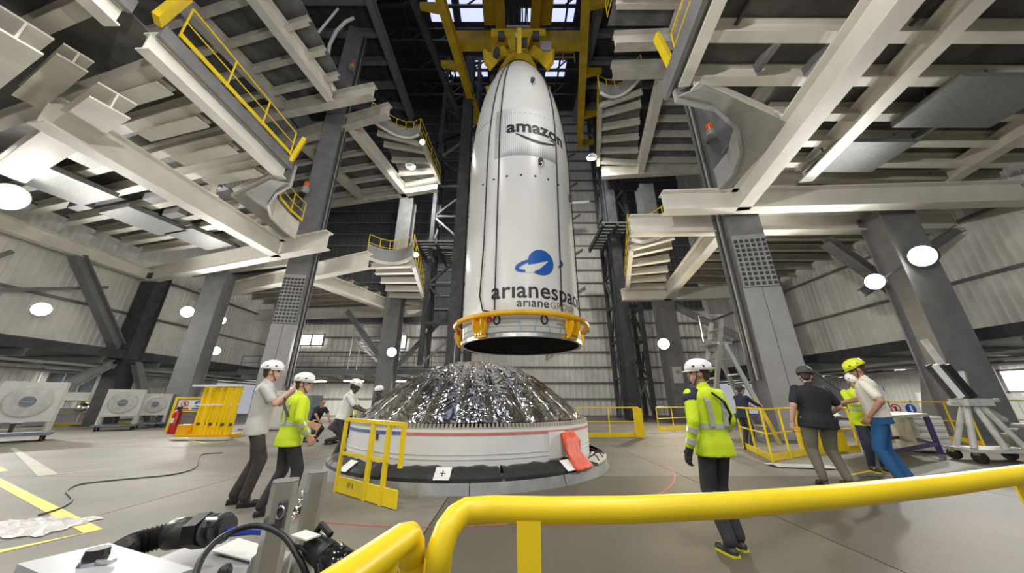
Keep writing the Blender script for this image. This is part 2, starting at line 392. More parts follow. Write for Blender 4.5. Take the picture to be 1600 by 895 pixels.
# hanging duct panels below the right deck
for k, (x, y, sx, sy) in enumerate(((13.6, 7.0, 3.1, 1.7), (12.3, 9.2, 2.6, 1.5))):
    d = obj('duct_panel', MB().box((x, y, 9.52), (sx, sy, .16)), mat('duct_grey', (.22, .23, .225), .5), PR)
    obj('hanger', MB().bar((x-sx/2+.2, y, 9.6), (x-sx/2+.2, y, 10.1), .05), DARK, d); obj('hanger', MB().bar((x+sx/2-.2, y, 9.6), (x+sx/2-.2, y, 10.1), .05), DARK, d)
for x, y in ((6.6, 5.8), (8.0, 5.9), (14.6, 6.9), (16.0, 5.8), (13.7, 8.2)):
    obj('hanger_bracket', MB().bar((x, y-.35, 9.72), (x, y+.35, 9.72), .14, .25), GREY, PR)
# far flap of the lower right platform, splayed round the launcher
def flap(parent, z, p0, p1, p2, p3, n, joist_m=CREAM, arcdep=.9, rail=True, panel=DECK):
    """p0-p1 front edge (concave), p1-p2 side edge, p3-p0 girder side; joists from the girder side to the edge"""
    p0, p1, p2, p3 = (Vector((*q, z)) for q in (p0, p1, p2, p3))
    inn = (p2+p3)/2-(p0+p1)/2; inn.normalize()
    arcp = []
    for i in range(11):
        t = i/10; arcp.append(p0+(p1-p0)*t+inn*(arcdep*4*t*(1-t)))
    for a, b in zip(arcp, arcp[1:]): obj('curved_edge', MB().bar(a+Vector((0,0,.45)), b+Vector((0,0,.45)), .1, .9), LGREY, parent)
    obj('curved_lip', MB().tube([q+Vector((0,0,.02)) for q in arcp], .1, 8), CREAM, parent, smooth=True)
    q0, q1 = p0+inn*(arcdep+.35), p1+inn*(arcdep+.1)
    G(parent, q0, q1, .32, .25, m=joist_m, name='edge_beam'); G(parent, q1, p2, .32, .25, m=joist_m, name='edge_beam')
    for k in range(1, n+1):
        t = (k-.3)/n; a = q0+(p3-q0)*t; b = q1+(p2-q1)*t
        G(parent, a+Vector((0,0,.12)), b+Vector((0,0,.12)), .4, .3, m=joist_m, name='joist')
    prev = 0
    for k in range(1, n+1):
        a0 = q0+(p3-q0)*((k-1)/n); b0 = q1+(p2-q1)*((k-1)/n); a1 = q0+(p3-q0)*(k/n-.004); b1 = q1+(p2-q1)*(k/n-.004)
        obj('deck_panel', MB().poly([v+Vector((0,0,.36)) for v in (a0, b0, b1, a1)], .06), panel, parent)
    obj('deck_panel', MB().poly([v+Vector((0,0,.38)) for v in arcp+[q1, q0]], .05), panel, parent)
    if rail:
        up = Vector((0,0,.45))
        handrail(parent, [q+up for q in arcp[::2]]+[p1+(p2-p1)*.5+up, p2+up], 1.1, 1.4)
flap(PR, 9.25, (7.9, 13.4), (6.25, 15.0), (8.75, 23.0), (11.6, 23.0), 5)
# outer deck beyond the second girder
for k in range(7):
    y = 14.2+k*1.35
    G(PR, (10.2+.2*k*1.35, y, 9.75), (20, y, 9.75), .4, .26, m=CREAMD, name='joist')
    for x1, x2 in ((10.4+.2*k*1.35, 15.0), (15.0, 20)):
        obj('deck_panel', MB().box(((x1+x2)/2, y+.67, 10.0), (x2-x1-.02, 1.32, .06)), DECK, PR)
# ---- left lower platform
PL = thing('service_platform', 'cream steel platform with girders overhead at lower left side of hall', 'platform', (-15, 11, Z1))
G(PL, (-24, 19.35, Z1), (-9.25, 14.35, Z1), .95, .5, name='cross_girder')
G(PL, (-24, 23.3, Z1), (-8.2, 16.75, Z1), .95, .5, name='cross_girder')
G(PL, (-13.0, 6.7, Z1), (-12.4, 15.35, Z1), .95, .55)
G(PL, (-13.2, 18.6, Z1), (-10.2, 26.8, Z1), .95, .5)
G(PL, (-24, 29.2, Z1), (-7.95, 27.6, Z1), .95, .5, name='cross_girder')
G(PL, (-17.6, 9.2, Z1+.02), (-10.75, 6.45, Z1+.02), .55, .75, name='cross_girder')
G(PL, (-14.5, 6.1, Z1+.02), (-10.75, 4.7, Z1+.02), .55, .75, name='cross_girder')
G(PL, (-22.9, 4, Z1), (-23.3, 19.4, Z1), .7, .45, name='wall_girder')
for k, (a, b) in enumerate((((-9.2, .6), (-9.2, 4.9)), ((-9.05, 5.4), (-8.95, 10.3)))):
    G(PL, V3(a, 9.68), V3(b, 9.68), .6, .36, name='edge_beam')
    obj('edge_plate', MB().bar(V3(a, 10.05)+Vector((.22,0,0)), V3(b, 10.05)+Vector((.22,0,0)), .12, .42), GREY, PL)
LJ = [.8, 1.95, 3.1, 4.6, 6.1, 7.25, 8.4, 9.6, 10.75, 11.9, 13.05, 14.2]
for k, y in enumerate(LJ):
    G(PL, (-9.3 if y < 10 else -12.8, y if y < 10 else y+.9, 9.9), (-22.5, y+3.4, 9.9), .5, .3, m=CREAM if k % 3 else CREAMD, name='joist')
    if 4 <= k < 8: G(PL, (-9.7, y+.45, 9.6), (-12.2, y+1.05, 9.6), .22, .4, name='joist_stub')
for k in range(len(LJ)-1):
    y0, y1 = LJ[k]+.02, LJ[k+1]-.02
    for x1, x2 in ((-9.3, -12.6), (-12.6, -16), (-16, -19.5), (-19.5, -23)):
        if y1 > 9.7 and x1 > -10: continue
        f = lambda x, y: Vector((x, y+(-9.3-x)*.2576, 10.17))
        obj('deck_panel', MB().poly([f(x1, y0), f(x2+.02, y0), f(x2+.02, y1), f(x1, y1)], .06), DECK, PL)
for (x, y), (x2, y2) in (((-10.9, 5.6), (-13.6, 6.7)), ((-10.6, 3.9), (-12.9, 4.6))):
    G(PL, (x, y, 9.35), (x2, y2, 9.35), .4, .5, m=CREAMD, name='girder_stub')
cL = [Vector((-8.7, 10.5, 0)), Vector((-9.6, 11.0, 0)), Vector((-10.5, 11.8, 0)), Vector((-11.1, 12.8, 0)), Vector((-11.3, 13.9, 0)), Vector((-11.3, 14.8, 0))]
for i in range(len(cL)-1):
    obj('curved_plate', MB().bar(cL[i]+Vector((0,0,9.7)), cL[i+1]+Vector((0,0,9.7)), .1, 1.0), CREAM if i > 1 else LGREY, PL)
obj('corner_plate', MB().poly([p+Vector((0,0,9.3)) for p in cL]+[Vector((-11.9, 14.8, 9.3)), Vector((-11.7, 11.4, 9.3)), Vector((-9.3, 10.2, 9.3))], .05), LGREY, PL)
G(PL, (-9.2, 10.2, 9.55), (-11.7, 11.4, 9.55), .3, .25, name='edge_beam'); G(PL, (-11.7, 11.4, 9.55), (-11.9, 14.7, 9.55), .3, .25, name='edge_beam')
handrail(PL, [(-8.75, .6, 10.3), (-8.75, 4.6, 10.3)], 1.1, 1.6); handrail(PL, [(-8.75, 5.7, 10.3), (-8.65, 10.0, 10.3)], 1.1, 1.6)
for y in (5.2, 10.2): obj('gate_post', MB().prof((-8.75, y, 10.1), (-8.55, y+.15, 11.4), [(-.16,-.07),(.16,-.07),(.16,.07),(-.16,.07)]), YEL, PL)
handrail(PL, [q+Vector((.15,0,10.25)) for q in cL[2:]], 1.1, 1.2)
flap(PL, 9.25, (-8.6, 17.2), (-5.9, 17.2), (-7.6, 27.2), (-10.3, 26.8), 5)
for k in range(7):
    y = 18.8+k*1.35
    G(PL, (-13.6+.37*k*1.35, y, 9.75), (-22.5, y+2.2, 9.75), .4, .26, m=CREAMD, name='joist')
    for x1, x2 in ((-13.7+.37*k*1.35, -18.0), (-18.0, -22.5)):
        f = lambda x, yy: Vector((x, yy+(-13.6-x)*.24, 10.0))
        obj('deck_panel', MB().poly([f(x1, y+.02), f(x2+.02, y+.02), f(x2+.02, y+1.33), f(x1, y+1.33)], .06), DECK, PL)
dm = MATS['duct_grey']
for x, y, sx, sy in ((-18.0, 10.8, 2.4, 1.9), (-17.6, 13.4, 2.0, 2.2), (-16.6, 15.2, 2.0, 2.0), (-14.9, 8.9, 1.6, 1.2)):
    d = obj('duct_panel', MB().box((x, y, 9.45), (sx, sy, .2), Matrix.Rotation(-.25, 3, 'Z')), dm, PL)
    for s in (-1, 1): obj('hanger', MB().bar((x+s*.6, y, 9.5), (x+s*.6, y, 10.1), .06), DARK, d)
for x, y in ((-15.2, 11.6), (-15.6, 12.8), (-14.9, 13.9), (-19.2, 12.2)):
    obj('cable_tray', MB().box((x, y, 9.5), (1.0, .35, .3), Matrix.Rotation(-.25, 3, 'Z')), GREY, PL)

# ---- upper platforms
Z2 = 19.5
UR = thing('service_platform', 'cream steel platform with concave edge high up right of the fairing', 'platform', (11, 16, Z2))
G(UR, (5.5, 11.75, Z2), (20, 11.2, Z2), 1.0, .5, name='cross_girder', m=CREAMD)
G(UR, (5.85, 13.35, Z2), (20, 12.9, Z2), 1.0, .5, name='cross_girder', m=CREAMD)
G(UR, (7.6, 2, Z2), (8.6, 11.5, Z2), .9, .5, m=CREAMD)
G(UR, (8.9, 13.6, Z2), (10.75, 22.2, Z2), .9, .5, m=CREAM)
G(UR, (7.6, 22.3, Z2), (20, 21.2, Z2), 1.0, .5, name='cross_girder', m=CREAMD)
G(UR, (15.5, 13, Z2), (16.5, 21.8, Z2), .8, .5, m=CREAMD)
flap(UR, Z2+.25, (7.9, 13.7), (5.6, 15.0), (7.15, 21.6), (10.5, 21.9), 5, joist_m=CREAMD)
for k in range(6):
    y = 14.4+k*1.35
    G(UR, (9.3+.2*k*1.35, y, Z2+.4), (20, y, Z2+.4), .4, .26, m=CREAMD, name='joist')
    obj('deck_panel', MB().box((15, y+.67, Z2+.65), (10, 1.3, .06)), DECK, UR)
for k in range(8):
    y = 2.2+k*1.15
    G(UR, (5.2, y, Z2+.4), (20, y, Z2+.4), .4, .26, m=CREAMD, name='joist')
    obj('deck_panel', MB().box((12.5, y+.57, Z2+.65), (14.8, 1.1, .06)), DECK, UR)
handrail(UR, [(5.0, 2.2, Z2+.7), (5.0, 11.0, Z2+.7)], 1.1, 1.6)
UL = thing('service_platform', 'cream steel platform with concave edge high up left of the fairing', 'platform', (-14, 18, Z2))
G(UL, (-22, 17.5, Z2), (-8.6, 14.7, Z2), 1.0, .5, name='cross_girder', m=CREAMD)
G(UL, (-22, 20.3, Z2), (-8.15, 16.1, Z2), 1.0, .5, name='cross_girder', m=CREAMD)
G(UL, (-13.2, 3.5, Z2), (-11.4, 15.0, Z2), 1.0, .5, m=CREAM)
G(UL, (-11.2, 17.3, Z2), (-9.8, 25.4, Z2), 1.0, .5, m=CREAM)
G(UL, (-23, 27.8, Z2), (-6.7, 24.0, Z2), 1.0, .5, name='cross_girder', m=CREAMD)
G(UL, (-17.0, 5.0, Z2+.2), (-15.2, 16.0, Z2+.2), .8, .5, m=CREAMD)
G(UL, (-15.8, 19, Z2+.1), (-14.2, 26, Z2+.1), .8, .5, m=CREAMD)
flap(UL, Z2+.25, (-9.9, 17.0), (-6.85, 18.4), (-6.5, 23.9), (-9.8, 25.0), 4, joist_m=CREAMD)
for k in range(7):
    y = 5.0+k*1.5
    G(UL, (-10.6, y, Z2+.45), (-22, y+2.6, Z2+.45), .4, .3, m=CREAMD, name='joist')
    obj('deck_panel', MB().poly([Vector((-10.6, y+.02, Z2+.7)), Vector((-22, y+2.62, Z2+.7)), Vector((-22, y+4.08, Z2+.7)), Vector((-10.6, y+1.48, Z2+.7))], .06), DECK, UL)
for k in range(5):
    y = 18.6+k*1.5
    G(UL, (-11.3+.18*k*1.5, y, Z2+.4), (-22, y+2.4, Z2+.4), .4, .3, m=CREAMD, name='joist')
    obj('deck_panel', MB().poly([Vector((-11.2, y+.02, Z2+.66)), Vector((-22, y+2.62, Z2+.66)), Vector((-22, y+4.08, Z2+.66)), Vector((-11.2, y+1.48, Z2+.66))], .06), DECK, UL)
obj('bent_conduit', MB().tube([py(553, 28, 14.6), py(540, 34, 14.6), py(526, 48, 14.6), py(515, 70, 14.6), py(511, 95, 14.6), py(514, 120, 14.6), py(522, 142, 14.7)], .11, 10), CREAM, UL, smooth=True)
obj('tie_rod', MB().tube([py(478, 74, 12.6), py(528, 14, 13.4)], .07, 8), CREAM, UL)
# ---- third level, dim under the roof
for sx, lb, x0, x1 in ((-1, 'dim dark steel platform under the roof at upper left', -21, -10.2), (1, 'dim dark steel platform under the roof at upper right', 6.4, 19.5)):
    t = thing('roof_platform', lb, 'platform', ((x0+x1)/2, 16, 28.6))
    for k in range(9):
        y = 6+k*2.2
        obj('joist', MB().ibeam((x0, y, 28.6), (x1, y, 28.6), .6, .35), GREY, t)
        obj('deck_panel', MB().box(((x0+x1)/2, y+1.1, 29), (x1-x0, 2.1, .08)), DARK, t)
    xi = x1 if sx < 0 else x0
    obj('girder', MB().ibeam((xi, 5, 28.4), (xi, 25, 28.4), .9, .45), GREY, t)
# dark lattice towers behind the fairing
def tower(label, x, y, wx, wy, z0, z1, step=2.6, w=.28):
    t = thing('lattice_tower', label, 'tower', (x, y, z0))
    cs = [(x-wx/2, y-wy/2), (x+wx/2, y-wy/2), (x+wx/2, y+wy/2), (x-wx/2, y+wy/2)]
    for c in cs: obj('leg', MB().bar((*c, z0), (*c, z1), w), DARK, t)
    z = z0; k = 0
    while z+step <= z1:
        for i in range(4):
            a, b = cs[i], cs[(i+1) % 4]
            if i == 2: continue
            obj('ring_bar', MB().bar((*a, z+step), (*b, z+step), w*.6), DARK, t)
            if k % 2: a, b = b, a
            obj('diagonal', MB().bar((*a, z), (*b, z+step), w*.5), GREY if k % 3 == 0 else DARK, t)
        z += step; k += 1
    return t
tower('dark lattice tower with diagonals left of the fairing', -5.2, 25.5, 3.4, 2.0, 3.8, 36.5, 3.2, .34)
tower('dark lattice tower with diagonals right of the fairing', 9.9, 27.4, 2.2, 1.8, 0, 36.5, 3.0, .32)
# dark landings on the towers
for lb, c, s in (('dark slatted landing hanging right of the fairing', (8.6, 25.2, 15.0), (2.6, 5.0, .5)), ('dark slatted landing behind the upper left platform', (-6.2, 25.6, 13.6), (3.6, 4.6, .5))):
    t = thing('tower_landing', lb, 'landing', c)
    for k in range(9): obj('plank', MB().box((c[0], c[1]-s[1]/2+(k+.5)*s[1]/9, c[2]), (s[0], s[1]/9*.72, .1)), DECK, t)
    for q in (-1, 0, 1): obj('bearer', MB().bar((c[0]+q*s[0]*.45, c[1]-s[1]/2, c[2]-.2), (c[0]+q*s[0]*.45, c[1]+s[1]/2, c[2]-.2), .18, .3), DARK, t)
# long braces high up left
for a, b, lb in (((-11, 24, 22), (-4, 27, 29), 'long dark brace rising behind the upper left platform'), ((-12.5, 22, 28), (-5.5, 25, 21.8), 'long dark brace falling toward the left lattice tower'),
                 ((-7.8, 14, 30), (-4.6, 24, 26), 'grey runway strut under the roof left of the crane')):
    strut(a, b, .45, lb, DARK)
# wall rails and diagonal braces on the back wall right of the fairing
for k in range(6):
    z = 5.5+k*4.5
    obj('wall_brace', MB().bar((3.4, BY-.35, z), (8.0, BY-.35, z+3.0), .14), GREY, label=['lowest', 'second lowest', 'third lowest', 'fourth lowest', 'fifth lowest', 'highest'][k]+' slanting brace on the back wall right of the fairing', cat='brace')
# gallery edge with railing
t = thing('gallery_railing', 'grey railing along the back gallery left of the dome', 'railing', (-13, 27.3, 3.75))
handrail(t, [(-22.6, 27.3, 3.75), (-5.3, 27.3, 3.75)], 1.1, 1.4, .03, GREY, False)
# ================================================================== fairing, hung from the crane
FX, FY = .42, 14.8
FP = [(2.66, 3.62), (2.70, 3.64), (2.70, 5.0), (2.70, 13.4), (2.66, 14.4), (2.57, 15.6), (2.42, 16.8), (2.20, 18.0), (1.90, 19.1), (1.55, 20.0), (1.12, 20.8), (.70, 21.35), (.34, 21.65), (.0, 21.75)]
def rad(z):
    for (r0, z0), (r1, z1) in zip(FP, FP[1:]):
        if z0 <= z <= z1 and z1 > z0: return r0+(r1-r0)*(z-z0)/(z1-z0)
    return 2.7
def onf(a, z, e=.01):
    r = rad(z)+e; return Vector((FX+r*math.sin(a), FY-r*math.cos(a), z))
FM = mat('fairing_white', (.74, .74, .72), .32, var=.025, scale=.6)
fr = thing('payload_fairing', 'tall white rocket nose fairing hanging from the yellow crane', 'rocket fairing', (FX, FY, 3.6))
def half(a0, a1):
    m = MB().lathe((FX, FY, 0), FP, 48, a0, a1); return m
sh = obj('shell_half', half(math.radians(-30)-math.pi, math.radians(-30)), FM, fr, smooth=True)
obj('shell_half', half(math.radians(-30), math.radians(-30)+math.pi), FM, fr, smooth=True)
obj('inner_wall', MB().lathe((FX, FY, 0), [(2.62, 3.63), (2.62, 12.5), (0.0, 12.6)], 64), mat('fairing_inside', (.03, .03, .032), .8), fr, smooth=True)
obj('base_ring', MB().lathe((FX, FY, 0), [(2.62, 3.6), (2.74, 3.6), (2.74, 3.75), (2.715, 3.8), (2.62, 3.8)], 64, close=True), ALU, fr)
for z in (4.02, 4.3): obj('seam_band', MB().lathe((FX, FY, 0), [(2.70, z-.02), (2.716, z-.02), (2.716, z+.02), (2.70, z+.02)], 64, close=True), LGREY, fr)
obj('seam_band', MB().lathe((FX, FY, 0), [(rad(14.9), 14.88), (rad(14.9)+.008, 14.88), (rad(14.92)+.008, 14.92), (rad(14.92), 14.92)], 64, close=True), LGREY, fr)
def wrap(name, verts, faces, material, a_c, z_c, e=.012, parent=fr, R=None, **k):
    """lay flat artwork (x, y in metres) on the fairing skin"""
    bm = bmesh.new(); vs = [bm.verts.new((q[0], q[1], 0)) for q in verts]
    for f in faces:
        try: bm.faces.new([vs[i] for i in f])
        except ValueError: pass
    xs = [q[0] for q in verts]; ys = [q[1] for q in verts]
    x = min(xs)+.1
    while x < max(xs):
        bmesh.ops.bisect_plane(bm, geom=bm.verts[:]+bm.edges[:]+bm.faces[:], plane_co=(x, 0, 0), plane_no=(1, 0, 0)); x += .1
    y = min(ys)+.4
    while y < max(ys):
        bmesh.ops.bisect_plane(bm, geom=bm.verts[:]+bm.edges[:]+bm.faces[:], plane_co=(0, y, 0), plane_no=(0, 1, 0)); y += .4
    bm.verts.index_update(); m = MB(); Rr = R or rad(z_c)
    m.v = [onf(a_c+q.co.x/Rr, z_c+q.co.y, e) for q in bm.verts]; m.f = [tuple(v.index for v in f.verts) for f in bm.faces]; bm.free()
    return obj(name, m, material, parent, **k)
def text_geo(s, size, spacing=1.0, bold=0):
    cu = bpy.data.curves.new('lettering', 'FONT'); cu.body = s; cu.size = size; cu.space_character = spacing; cu.offset = bold
    cu.resolution_u = 4; o = bpy.data.objects.new('lettering', cu); COL.objects.link(o)
    dg = bpy.context.evaluated_depsgraph_get(); me = bpy.data.meshes.new_from_object(o.evaluated_get(dg))
    vs = [tuple(v.co) for v in me.vertices]; fs = [tuple(p.vertices) for p in me.polygons]
    bpy.data.objects.remove(o); bpy.data.curves.remove(cu); bpy.data.meshes.remove(me)
    return vs, fs
INK = mat('black_ink', (.02, .02, .025), .5); BLUE = mat('blue_ink', (.005, .10, .42), .4, var=.03); BRONZE = mat('brown_ink', (.30, .17, .12), .5)
# dotted grey panel with the lettering and smile
pm = bpy.data.materials.new('dot_print'); pm.use_nodes = True; nt = pm.node_tree; b = nt.nodes['Principled BSDF']; b.inputs['Roughness'].default_value = .4
tc = nt.nodes.new('ShaderNodeTexCoord'); sepx = nt.nodes.new('ShaderNodeSeparateXYZ'); nt.links.new(tc.outputs['UV'], sepx.inputs[0])
vo = nt.nodes.new('ShaderNodeTexVoronoi'); vo.inputs['Scale'].default_value = 34; vo.inputs['Randomness'].default_value = 0.0
nt.links.new(tc.outputs['UV'], vo.inputs['Vector'])
# dots shrink away from the panel's left and lower edges
def mnode(op, a, b_=None):
    n = nt.nodes.new('ShaderNodeMath'); n.operation = op
    for i, q in enumerate((a, b_)):
        if q is None: continue
        if isinstance(q, (int, float)): n.inputs[i].default_value = q
        else: nt.links.new(q, n.inputs[i])
    return n.outputs[0]
edge = mnode('MAXIMUM', mnode('MULTIPLY', mnode('SUBTRACT', .55, sepx.outputs[0]), .85), mnode('MULTIPLY', mnode('SUBTRACT', .28, sepx.outputs[1]), 1.9))
inkf = mnode('LESS_THAN', vo.outputs['Distance'], mnode('MULTIPLY', edge, 1.15))
mx = nt.nodes.new('ShaderNodeMix'); mx.data_type = 'RGBA'; mx.inputs[6].default_value = (.80, .80, .80, 1); mx.inputs[7].default_value = (.33, .33, .37, 1)
nt.links.new(inkf, mx.inputs[0]); nt.links.new(mx.outputs[2], b.inputs['Base Color'])
PA, PW, PZ0, PZ1 = math.radians(-28), 3.2, 12.2, 15.3
m = MB(); nx, nz = 28, 10; uv = []
for j in range(nz+1):
    for i in range(nx+1):
        m.v.append(onf(PA+PW/2.66*i/nx, PZ0+(PZ1-PZ0)*j/nz, .006)); uv.append((i/nx, j/nz))
for j in range(nz):
    for i in range(nx): a = j*(nx+1)+i; m.f.append((a, a+1, a+nx+2, a+nx+1))
o = obj('dotted_panel', m, pm, fr, label='grey dotted print panel')
ul = o.data.uv_layers.new(name='UVMap')
for lp in o.data.loops: ul.data[lp.index].uv = uv[lp.vertex_index]
vs, fs = text_geo('amazon', 1.06, 1.0, .028)
wrap('panel_lettering', vs, fs, INK, math.radians(-15), 13.62, .022, label='bold black lettering on the dotted panel')
# smile stroke with arrow head
def stroke(pts, widths):
    vs = []; fs = []
    for i, (x, y) in enumerate(pts):
        a = pts[max(i-1, 0)]; b_ = pts[min(i+1, len(pts)-1)]; dx, dy = b_[0]-a[0], b_[1]-a[1]; L = math.hypot(dx, dy) or 1
        w_ = widths[i]/2; vs += [(x-dy/L*w_, y+dx/L*w_), (x+dy/L*w_, y-dx/L*w_)]
    for i in range(len(pts)-1): fs.append((2*i, 2*i+1, 2*i+3, 2*i+2))
    return vs, fs
pts = [(2.0*i/16, -.42*math.sin(math.pi*(i/16)*.86)) for i in range(17)]; wd = [.05+.11*math.sin(math.pi*i/16) for i in range(17)]
vs, fs = stroke(pts, wd); wrap('smile_stroke', vs, fs, INK, math.radians(-5), 13.5, .022)
vs, fs = stroke([(1.75, -.02), (1.95, .0), (2.06, -.02), (2.06, -.12), (1.98, -.3)], [.04, .08, .09, .09, .04]); wrap('smile_arrow', vs, fs, INK, math.radians(-5), 13.5, .024)
vs, fs = text_geo('arıanespace', .98, 1.04, .012)
wrap('large_lettering', vs, fs, INK, math.radians(-28), 5.16, .014, label='large black lettering below the blue emblem')
vs, fs = text_geo('arıane', .52, 1.04, .003); wrap('small_lettering', vs, fs, INK, math.radians(-5), 4.78, .014, label='small dark lettering under the large word')
w0 = max(q[0] for q in vs)
vs, fs = text_geo('GROUP', .40, 1.1); wrap('brown_lettering', vs, fs, BRONZE, math.radians(-5)+(w0+.06)/2.7, 4.78, .014, label='small brown lettering under the large word')
# planet and swoosh
pts = [(.58*math.cos(a)+1.0, .58*math.sin(a)+.62) for a in (2*math.pi*i/40 for i in range(40))]
wrap('planet_disc', pts, [tuple(range(40))], BLUE, math.radians(-4), 6.10, .013, label='blue planet emblem')
def ell(t): return (1.02+1.10*math.cos(t)*.96, .55+.27*math.sin(t)+.25*math.cos(t)*.96)
sw = [ell(math.radians(a)) for a in range(75, 262, 8)]; n = len(sw)
vs, fs = stroke(sw, [.03+.13*math.sin(math.pi*i/(n-1))**.8 for i in range(n)]); wrap('orbit_swoosh', vs, fs, BLUE, math.radians(-4), 6.10, .018)
sw = [(.30, .26), (.60, .32), (.85, .42), (1.1, .58), (1.30, .70)]; vs, fs = stroke(sw, [.30, .34, .26, .14, .02]); wrap('orbit_gap', vs, fs, FM, math.radians(-4), 6.10, .022)
sw = [ell(math.radians(a)) for a in range(-42, 38, 8)]; n = len(sw)
vs, fs = stroke(sw, [.03+.12*math.sin(math.pi*i/(n-1)) for i in range(n)]); wrap('orbit_swoosh', vs, fs, BLUE, math.radians(-4), 6.10, .018)
# little ports, lashing points, strain marks
for k in range(7):
    a = math.radians(-42+k*14); z = 11.05
    obj('vent_port', MB().disc(onf(a, z, .006), .055, 10, (math.sin(a), -math.cos(a), 0), .02), DARK, fr)
for a, z in ((18, 17.7), (20, 11.9), (66, 10.9)):
    a = math.radians(a); p = onf(a, z, .06); q = obj('lashing_fitting', MB().box(p, (.2, .14, .34), Matrix.Rotation(a, 3, 'Z')), DARK, fr)
    obj('shackle', MB().tube([p+Vector((0,-.1,-.1)), p+Vector((.08,-.16,-.25)), p+Vector((0,-.1,-.4))], .03, 6), CHROME, q)
for a in (-22, 18):
    a = math.radians(a); R_ = Matrix.Rotation(a, 3, 'Z'); ring = []
    c = onf(a, 4.28, .03)
    obj('round_marking', MB().tube([c+R_ @ Vector((.13*math.cos(t), 0, .17*math.sin(t))) for t in (2*math.pi*i/16 for i in range(17))], .035, 6), INK, fr)
for a, kk in ((4, 0), (28, 1)):
    vs, fs = stroke([(-.35, .3), (-.22, -.2), (.22, -.2), (.35, .3)], [.04]*4); wrap('blue_tape_mark', vs, fs, mat('pale_blue_tape', (.15, .45, .62), .5), math.radians(a), 3.92, .03)
for a0, a1 in ((-20, -2), (30, 40)):
    vs, fs = stroke([(0, 0), ((a1-a0)*.047, 0)], [.09, .09]); wrap('grey_patch', vs, fs, LGREY, math.radians(a0), 4.15, .012)
# ropes down the skin
for k, (pts_) in enumerate(([(-25, 21.0), (-29, 19), (-33, 16), (-36, 12), (-37, 8), (-40, 5.4), (-36, 4.75), (-27, 4.62)], [(-20, 21), (-21, 18), (-22, 14), (-23, 9), (-24, 4.7)],
                       [(52, 20.4), (46, 18), (41, 14), (38, 9), (36, 4.7)], [(76, 19), (74, 15), (73, 10), (74, 5.5), (77, 4.6)])):
    path = []
    for (a0, z0), (a1, z1) in zip(pts_, pts_[1:]):
        for i in range(6): t = i/6; path.append(onf(math.radians(a0+(a1-a0)*t), z0+(z1-z0)*t, .05))
    path.append(onf(math.radians(pts_[-1][0]), pts_[-1][1], .05))
    obj('guide_rope', MB().tube(path, .028, 6), BLKM, label=['black guide rope hanging furthest left on the fairing, looping at its foot', 'second black guide rope from the left on the fairing', 'black guide rope crossing the lettering on the fairing', 'dark guide rope along the right edge of the fairing'][k], cat='rope')
# yellow handling ring with clamps round the foot
hr = thing('handling_ring', 'yellow handling ring with clamp brackets round the foot of the fairing', 'lifting ring', (FX, FY, 3.7))
obj('ring_tube', MB().tube([(FX+3.02*math.sin(a), FY-3.02*math.cos(a), 4.46) for a in (2*math.pi*i/72 for i in range(73))], .11, 10, False), YELO, hr, smooth=True)
for k, aa in enumerate((-36, 44, 104, 164, 224, 264)):
    a = math.radians(aa); d = Vector((math.sin(a), -math.cos(a), 0)); s = Vector((math.cos(a), math.sin(a), 0)); c = Vector((FX, FY, 0))
    def Q(r, t, z): return c+d*r+s*t+Vector((0,0,z))
    cl = obj('clamp_bracket', MB().poly([Q(2.78,-.26,4.42), Q(2.78,.26,4.42), Q(2.78,.34,4.1), Q(2.78,.22,3.75), Q(2.78,.30,3.62), Q(2.78,-.30,3.62), Q(2.78,-.22,3.75), Q(2.78,-.34,4.1)], .12, d), YELO, hr)
    for s_ in (-1, 1): obj('clamp_rib', MB().poly([Q(2.86, s_*.2, 4.4), Q(3.12, s_*.2, 4.3), Q(3.12, s_*.2, 4.05), Q(2.92, s_*.2, 3.66), Q(2.86, s_*.2, 3.66)], .05, s), YELO, cl)
    obj('clamp_pad', MB().box(Q(2.84, .45, 4.28), (.16, .1, .2), Matrix.Rotation(a, 3, 'Z')), mat('red_pad', (.45, .02, .015), .5), cl)
    for q in range(3): obj('bolt', MB().disc(Q(2.94, -.14+q*.14, 3.74), .035, 8, d, .06), CHROME, cl)
t = thing('hanging_rope', 'thin pale tag line hanging from the left of the handling ring', 'rope', (FX-3.0, FY-.3, 0))
obj('line', MB().tube([(FX-2.98, FY-.3, 4.3), (FX-3.0, FY-.3, .01)], .03, 6), LGREY, t)
# lifting device on the nose
ld = thing('lifting_device', 'yellow lifting device with clamp arms gripping the tip of the fairing', 'lifting device', (FX, FY, 21))
obj('collar', MB().lathe((FX, FY, 0), [(1.05, 21.0), (1.25, 21.0), (1.05, 21.7), (.7, 22.2), (.55, 22.2), (.9, 21.6)], 24, close=True), YELC, ld)
for k in range(6):
    a = math.radians(-60+k*60); d = Vector((math.sin(a), -math.cos(a), 0)); s = Vector((math.cos(a), math.sin(a), 0)); c = Vector((FX, FY, 0))
    def Q(r, t, z): return c+d*r+s*t+Vector((0,0,z))
    ar = obj('clamp_arm', MB().poly([Q(.7,-.12,22.3), Q(1.4,-.12,21.4), Q(1.95,-.12,20.2), Q(2.35,-.12,20.5), Q(2.5,-.12,21.5), Q(2.2,-.12,21.4), Q(1.9,-.12,21.6), Q(1.2,-.12,22.8)], .24, s), YELC, ld)
    obj('arm_motor', MB().box(Q(1.75, .28, 21.4), (.42, .3, .5), Matrix.Rotation(a, 3, 'Z')), DARK, ar)
    obj('arm_cylinder', MB().tube([Q(.6, 0, 23.3), Q(1.7, 0, 21.9)], .09, 8), CHROME, ar)
obj('yoke', MB().box((FX, FY, 23.0), (1.2, 1.2, 1.4)), YELC, ld)
obj('yoke_head', MB().box((FX, FY-.1, 24.1), (3.6, 1.1, .7)), YELC, ld)
